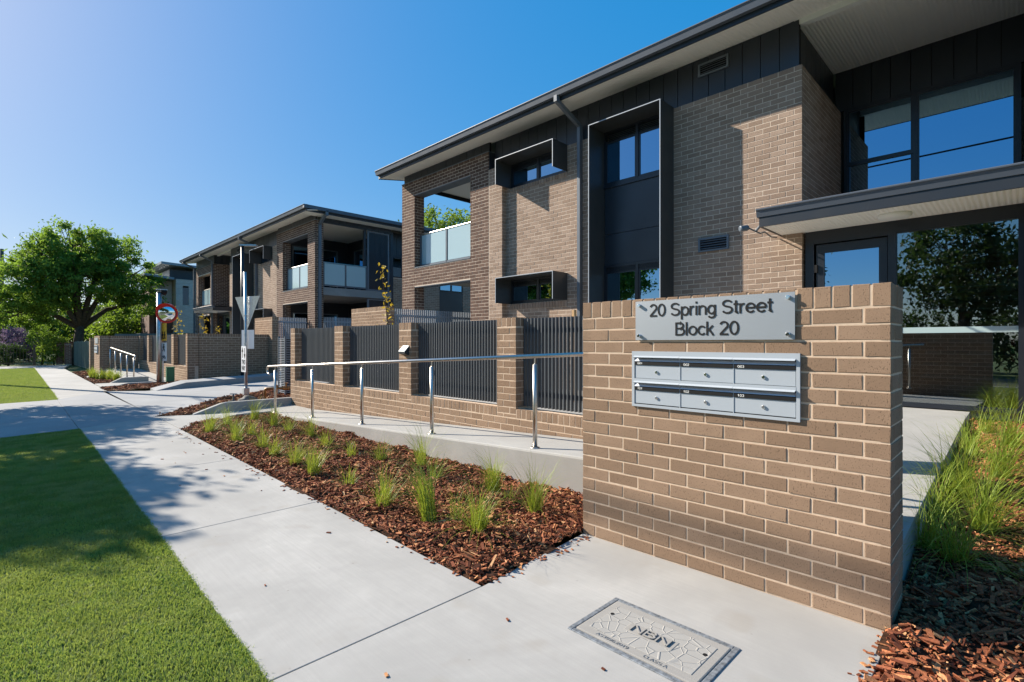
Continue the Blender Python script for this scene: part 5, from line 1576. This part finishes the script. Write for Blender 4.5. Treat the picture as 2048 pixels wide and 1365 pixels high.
def leaves(centers, per, spread, size, seed, flat=0.0):
    rg = np.random.default_rng(seed)
    c = np.repeat(np.asarray(centers), per, axis=0)
    n = len(c)
    cs_ = np.repeat(rg.uniform(0.45, 1.45, len(centers)), per)[:, None]
    p = c + rg.normal(0, 1, (n, 3)) * np.asarray(spread) * cs_
    ax = rg.normal(0, 1, (n, 3)); ax[:, 2] -= 0.35; ax /= np.linalg.norm(ax, axis=1)[:, None]
    t = rg.normal(0, 1, (n, 3)); t[:, 2] *= (1 - flat)
    ay = np.cross(ax, t); ay /= np.linalg.norm(ay, axis=1)[:, None]
    s = size * rg.uniform(0.6, 1.3, n)[:, None]
    nn = np.cross(ax, ay)
    V = np.stack([p - ax * s, p + ay * s * 0.42 + nn * s * 0.12, p + ax * s, p - ay * s * 0.42 + nn * s * 0.12], 1)
    F = (np.array([[0, 1, 2, 3]]) + (np.arange(n) * 4)[:, None])
    return V.reshape(-1, 3), F
def tree(name, label, cat, base, fork, lobes, trunk_r, nclus, per, spread, size, mat, seed, group=None, bark='bark', shell=0.45):
    """lobes: list of (cx,cy,cz,rx,ry,rz) ellipsoids; clusters sit on limbs that reach into the lobes"""
    rg = np.random.default_rng(seed)
    T = empty(name, base, label, cat, group)
    vol = np.array([l[3] * l[4] * l[5] for l in lobes]); vol = vol / vol.sum()
    cs = []
    for k in range(nclus):
        l = lobes[rg.choice(len(lobes), p=vol)]
        d = rg.normal(0, 1, 3); d /= np.linalg.norm(d)
        r = shell + (1 - shell) * rg.uniform(0, 1) ** 0.6
        cs.append((l[0] + d[0] * l[3] * r, l[1] + d[1] * l[4] * r, l[2] + d[2] * l[5] * r))
    v, f = leaves(cs, per, spread, size, seed + 1)
    npmesh('crown', v, f, mat, T)
    mb = MB()
    b0 = Vector(base); fk = Vector(fork)
    mb.tube([b0 - Vector((0, 0, .1)), b0 + (fk - b0) * 0.25, b0 + (fk - b0) * 0.6, fk], [trunk_r * 1.35, trunk_r, trunk_r * 0.86, trunk_r * 0.75], 10)
    mains = []
    for l in lobes:
        c = Vector(l[:3])
        m1 = fk + (c - fk) * 0.45 + Vector((rg.normal() * .2, rg.normal() * .2, 0.12 * (c - fk).length))
        mb.tube([fk - Vector((0, 0, .15)), m1, c], [trunk_r * 0.62, trunk_r * 0.42, trunk_r * 0.2], 7)
        mains.append((m1, c))
    for q in cs[::2]:
        q = Vector(q)
        m1, c = min(mains, key=lambda t: (t[1] - q).length)
        s0 = m1 + (c - m1) * rg.uniform(0.1, 0.9)
        mid = s0 + (q - s0) * 0.5 + Vector((rg.normal() * .12, rg.normal() * .12, rg.normal() * .1))
        mb.tube([s0, mid, q], [trunk_r * 0.16, trunk_r * 0.10, trunk_r * 0.04], 4, caps=False)
    mb.build('trunk', bark, T, smooth=True)
    return T
# the big tree down the street
tree('broad_tree', 'broad spreading green tree standing over the far fence corner', 'tree', (3.7, 46, 0), (3.9, 46, 2.6),
     [(1.7, 45.5, 5.3, 2.3, 2.4, 2.0), (3.5, 46, 8.0, 2.2, 2.4, 1.7), (5.3, 46, 7.6, 2.2, 2.4, 1.7), (6.6, 46.3, 6.2, 2.0, 2.2, 1.6), (3.6, 45, 5.8, 2.6, 2.2, 1.9), (0.6, 47, 3.6, 2.2, 2.2, 1.4), (7.2, 46.6, 4.4, 1.6, 2.0, 1.0), (2.3, 45.6, 7.0, 1.8, 2.0, 1.4)], 0.34, 560, 95, (0.25, 0.25, 0.17), 0.115, 'leaf_big', 21, shell=0.45)
# street trees on the verge (outside the frame; they shade the lawn)
tree('street_tree', 'leafy street tree on the verge shading the lawn', 'tree', (-4.3, 15.0, 0), (-4.2, 15.0, 2.4),
     [(-3.45, 14.1, 4.7, 1.55, 1.6, 1.1), (-3.5, 16.4, 4.8, 1.5, 1.6, 1.1), (-4.9, 15.2, 4.9, 1.4, 1.5, 1.0)], 0.16, 170, 95, (0.20, 0.20, 0.14), 0.10, 'leaf_big', 31)
tree('street_tree', 'second leafy street tree on the verge, past the driveway', 'tree', (-3.9, 19.6, 0), (-3.8, 19.6, 2.4),
     [(-3.1, 18.8, 4.8, 1.6, 1.7, 1.1), (-2.5, 21.0, 4.9, 1.7, 1.6, 1.1), (-4.4, 20.4, 5.1, 1.6, 1.8, 1.2)], 0.16, 210, 110, (0.20, 0.20, 0.14), 0.10, 'leaf_big', 32)
# across the road: seen in the lobby glass
for i, (x, y, h, r) in enumerate(((-15.5, 2.0, 5.4, 3.2), (-17, 12.6, 6.5, 3.2), (-16, -5.0, 6.5, 3.4))):
    tree('park_tree', ('dark feathery pine across the road facing the lobby glass', 'dark feathery pine across the road, next along the street', 'dark feathery pine across the road, behind the parked corner')[i], 'tree',
         (x, y, 0), (x, y + .1, 2.6), [(x, y, h, r, r, 2.6), (x + 1.2, y - 1.3, h - 1.2, r * .8, r * .8, 1.6)], 0.3, 150, 70, (0.35, 0.35, 0.25), 0.14, 'leaf_dark', 41 + i)
for i in range(7):
    yy = -9 + i * 4.4
    tree('added_hedge_shrub', 'dark hedge shrub added across the road to darken the lobby glass reflection', 'shrub', (-19, yy, 0), (-19, yy, 1.0), [(-19, yy, 1.6, 1.2, 2.4, 1.6)], 0.06, 90, 40, (0.3, 0.3, 0.25), 0.13, 'leaf_dark', 400 + i, group='hedge added across the road for the reflection')  # unseen hedge added to close the bright sky gap in the lobby glass
# behind the buildings
tree('background_tree', 'bright green tree seen through the near balcony opening', 'tree', (22.5, 29.0, 0), (22.5, 29, 4), [(22.5, 29, 8.4, 3.4, 3.4, 2.6), (20.3, 30.8, 7.6, 2.4, 2.4, 2.2), (24.6, 27.4, 7.6, 2.4, 2.4, 2.0)], 0.3, 210, 70, (0.32, 0.32, 0.24), 0.14, 'leaf_bright', 51)
for i, (x, y, h, r, mt, lab) in enumerate(((0.3, 58, 2.6, 2.6, 'leaf_big', 'dense green tree behind the iron gate'), (3.6, 60, 3.0, 3.0, 'leaf_bright', 'yellow green tree behind the broad tree trunk'), (7.6, 53, 2.8, 2.6, 'leaf_bright', 'sunlit lime green tree above the far brick wall'),
                                     (5.2, 70, 4.0, 4.0, 'leaf_dark', 'tall dark tree far behind the lime green one'), (-3.5, 66, 4.0, 4.0, 'leaf_dark', 'dark tree far behind the iron gate'), (11.5, 62, 4.0, 4.0, 'leaf_dark', 'dark tree behind the pale far house'))):
    tree('background_tree', lab, 'tree', (x, y, 0), (x, y, 1.2), [(x, y, h, r, r, h * 0.72), (x + r * .7, y + 1, h * .8, r * .7, r * .7, h * .5)], 0.16, 130, 60, (0.34, 0.34, 0.26), 0.17, mt, 60 + i)
# shrubs
def shrub(label, x, y, z, rx, ry, rz, mat, seed, size=0.07, nc=70, per=45):
    return tree('shrub', label, 'shrub', (x, y, z), (x, y, z + rz * .4), [(x, y, z + rz * 0.95, rx, ry, rz)], 0.04, nc, per, (0.14, 0.14, 0.12), size, mat, seed)
shrub('leafy green shrub spilling beside the red brick pillars', 2.62, 47.2, 0, 0.9, 1.2, 1.1, 'leaf_bright', 71)
shrub('tall leafy shrub between the gate and the red brick pillars', 2.1, 49.0, 0, 0.8, 1.2, 1.7, 'leaf_big', 72)
shrub('mauve flowering shrub behind the iron gate', 0.75, 51.0, 0.5, 0.9, 1.0, 1.1, 'petal', 73)
shrub('purple flowering shrub between the mauve one and the path', 1.45, 50.4, 0.2, 0.6, 0.8, 0.9, 'petal', 74)
shrub('dark green shrub under the flowering shrubs', 0.4, 48.0, 0, 0.9, 0.9, 0.7, 'leaf_dark', 75)
# yellowing saplings behind the fences
def sapling(x, y, z0, z1, label, seed):
    T = empty('sapling', (x, y, z0), label, 'sapling')
    lean = Vector((-0.10, 0.06, 0)) * (z1 - z0)
    MB().tube([(x, y, z0), (x + lean.x * .5, y + lean.y * .5, (z0 + z1) / 2), (x + lean.x, y + lean.y, z1)], [0.014, 0.010, 0.004], 6).build('stem', 'bark', T)
    cs = []
    for k in range(9):
        t = 0.42 + 0.58 * k / 8
        cs.append((x + lean.x * t + random.uniform(-.05, .05), y + lean.y * t + random.uniform(-.05, .05), z0 + (z1 - z0) * t))
    v, f = leaves(cs, 10, (0.085, 0.085, 0.07), 0.055, seed)
    npmesh('foliage', v, f, 'leaf_gold', T)
sapling(6.42, 10.2, 0.42, 3.2, 'thin yellow leaved sapling behind the near slat fence', 81)
sapling(5.75, 26.2, 0.3, 2.75, 'yellow leaved sapling beside the red rimmed mirror', 82)
sapling(6.6, 25.6, 0.3, 2.6, 'yellow leaved sapling in front of the far entry canopy', 83)
sapling(6.9, 25.0, 0.3, 2.1, 'short yellow leaved sapling near the far entry door', 84)

# ================================================================== FAR STREET
gf = empty('sheet_fence', (3.45, 39, 0), 'grey green ribbed steel sheet fence beyond the brick pier', 'fence')
for k in range(4):
    a = 34.75 + k * 2.35
    sh = bx('fence_sheet', 'green_fence', gf, 3.44, 3.46, a, a + 2.30, 0.0, 1.52)
    for j in range(7):
        bx('rib', 'green_fence', sh, 3.415, 3.44, a + 0.12 + j * 0.32, a + 0.2 + j * 0.32, 0.05, 1.5)
    bx('fence_post', 'green_fence', gf, 3.40, 3.47, a - 0.04, a - 0.002, 0.0, 1.56)
for i, (x, y) in enumerate(((3.05, 45.2), (2.72, 46.6))):
    solid_wall('gate_pillar', ('red brick gate pillar next to the green sheet fence', 'red brick gate pillar beside the leafy shrub')[i], x, x + 0.35, y, y + 0.35, 0, 1.45, mat='brick_red', nobj=20)
solid_wall('garden_wall', 'dark red brick garden wall behind the gate pillars', 2.95, 5.0, 48.2, 48.4, 0, 1.5, mat='brick_red', nobj=0)
ig = empty('iron_gate', (0.7, 45.0, 0), 'rusty iron bar gate across the end of the path', 'gate')
for k in range(15):
    x = -0.6 + k * 0.15
    MB().tube([(x, 45.0, 0.05), (x, 45.0, 1.25)], 0.012, 5).build('bar', 'iron', ig)
for z in (0.15, 1.1):
    bx('gate_rail', 'iron', ig, -0.65, 1.55, 44.99, 45.01, z, z + 0.03)
bx('gate_post', 'iron', ig, 1.5, 1.62, 44.95, 45.07, 0.0, 1.35)
h3 = empty('far_house', (10, 48, 0), 'far modern house with pale brick box, rust panel and skillion roofs', 'house')
recs = courses('Y-', 46.5, 9.65, 11.3, 2.2, 6.4, [(10.1, 10.5, 4.4, 5.9)], phase=9.65) + courses('X-', 9.65, 46.501, 51, 2.2, 6.4, phase=46.5)
lay(h3, recs, 'brick_pale', 0)
bx('dark_room_sheet', 'black', h3, 10.1, 10.5, 46.62, 46.64, 4.4, 5.9)  # black sheet behind the glass standing in for the unlit room
mb = MB(); core(mb, 'Y-', 46.5, 9.653, 11.3, 2.2, 6.4, 0.2, [(10.1, 10.5, 4.4, 5.9)]); mb.box(9.653, 9.85, 46.71, 51, 2.2, 6.39); mb.build('mortar_bed', 'mortar_house', h3)
bx('window', 'glass', h3, 10.1, 10.5, 46.56, 46.58, 4.4, 5.9)
bx('wall', 'dark_clad', h3, 9.3, 14, 46.9, 52, 6.41, 7.15)
bx('wall', 'house_brown', h3, 8.75, 9.6, 47.5, 51, 1.8, 4.2)
bx('wall', 'house_white', h3, 8.6, 9.6, 47.6, 51, 4.21, 6.3)
bx('wall', 'house_brown', h3, 8.15, 8.5, 47.8, 51, 1.8, 5.6)
bx('wall', 'house_white', h3, 8.3, 8.6, 49.5, 51, 3.6, 6.2)
bx('wall', 'interior_dark', h3, 8.4, 14, 47.9, 51, 0.0, 1.79)
MB().add([(7.6, 46.3, 6.5), (9.5, 46.3, 6.32), (9.5, 52, 6.32), (7.6, 52, 6.5), (7.6, 46.3, 6.66), (9.5, 46.3, 6.48), (9.5, 52, 6.48), (7.6, 52, 6.66)], [(3, 2, 1, 0), (4, 5, 6, 7), (0, 1, 5, 4), (1, 2, 6, 5), (2, 3, 7, 6), (3, 0, 4, 7)]).build('roof', 'roof_sheet', h3)
MB().add([(8.6, 46.0, 7.42), (14.5, 46.0, 7.16), (14.5, 53, 7.16), (8.6, 53, 7.42), (8.6, 46.0, 7.60), (14.5, 46.0, 7.34), (14.5, 53, 7.34), (8.6, 53, 7.60)], [(3, 2, 1, 0), (4, 5, 6, 7), (0, 1, 5, 4), (1, 2, 6, 5), (2, 3, 7, 6), (3, 0, 4, 7)]).build('roof', 'roof_sheet', h3)
MB().add([(7.4, 46.6, 2.0), (9.6, 46.6, 2.0), (9.6, 51, 2.0), (7.4, 51, 2.0), (7.4, 46.6, 2.15), (9.6, 46.6, 2.15), (9.6, 51, 2.15), (7.4, 51, 2.15)], [(3, 2, 1, 0), (4, 5, 6, 7), (0, 1, 5, 4), (1, 2, 6, 5), (2, 3, 7, 6), (3, 0, 4, 7)]).build('porch_roof', 'grey_metal', h3)
bgf = bx('boundary_fence', 'green_fence', None, 4.95, 9.0, 39.2, 39.25, 0.0, 2.0); tag(bgf, 'grey steel boundary fence behind the far courtyard', 'fence')
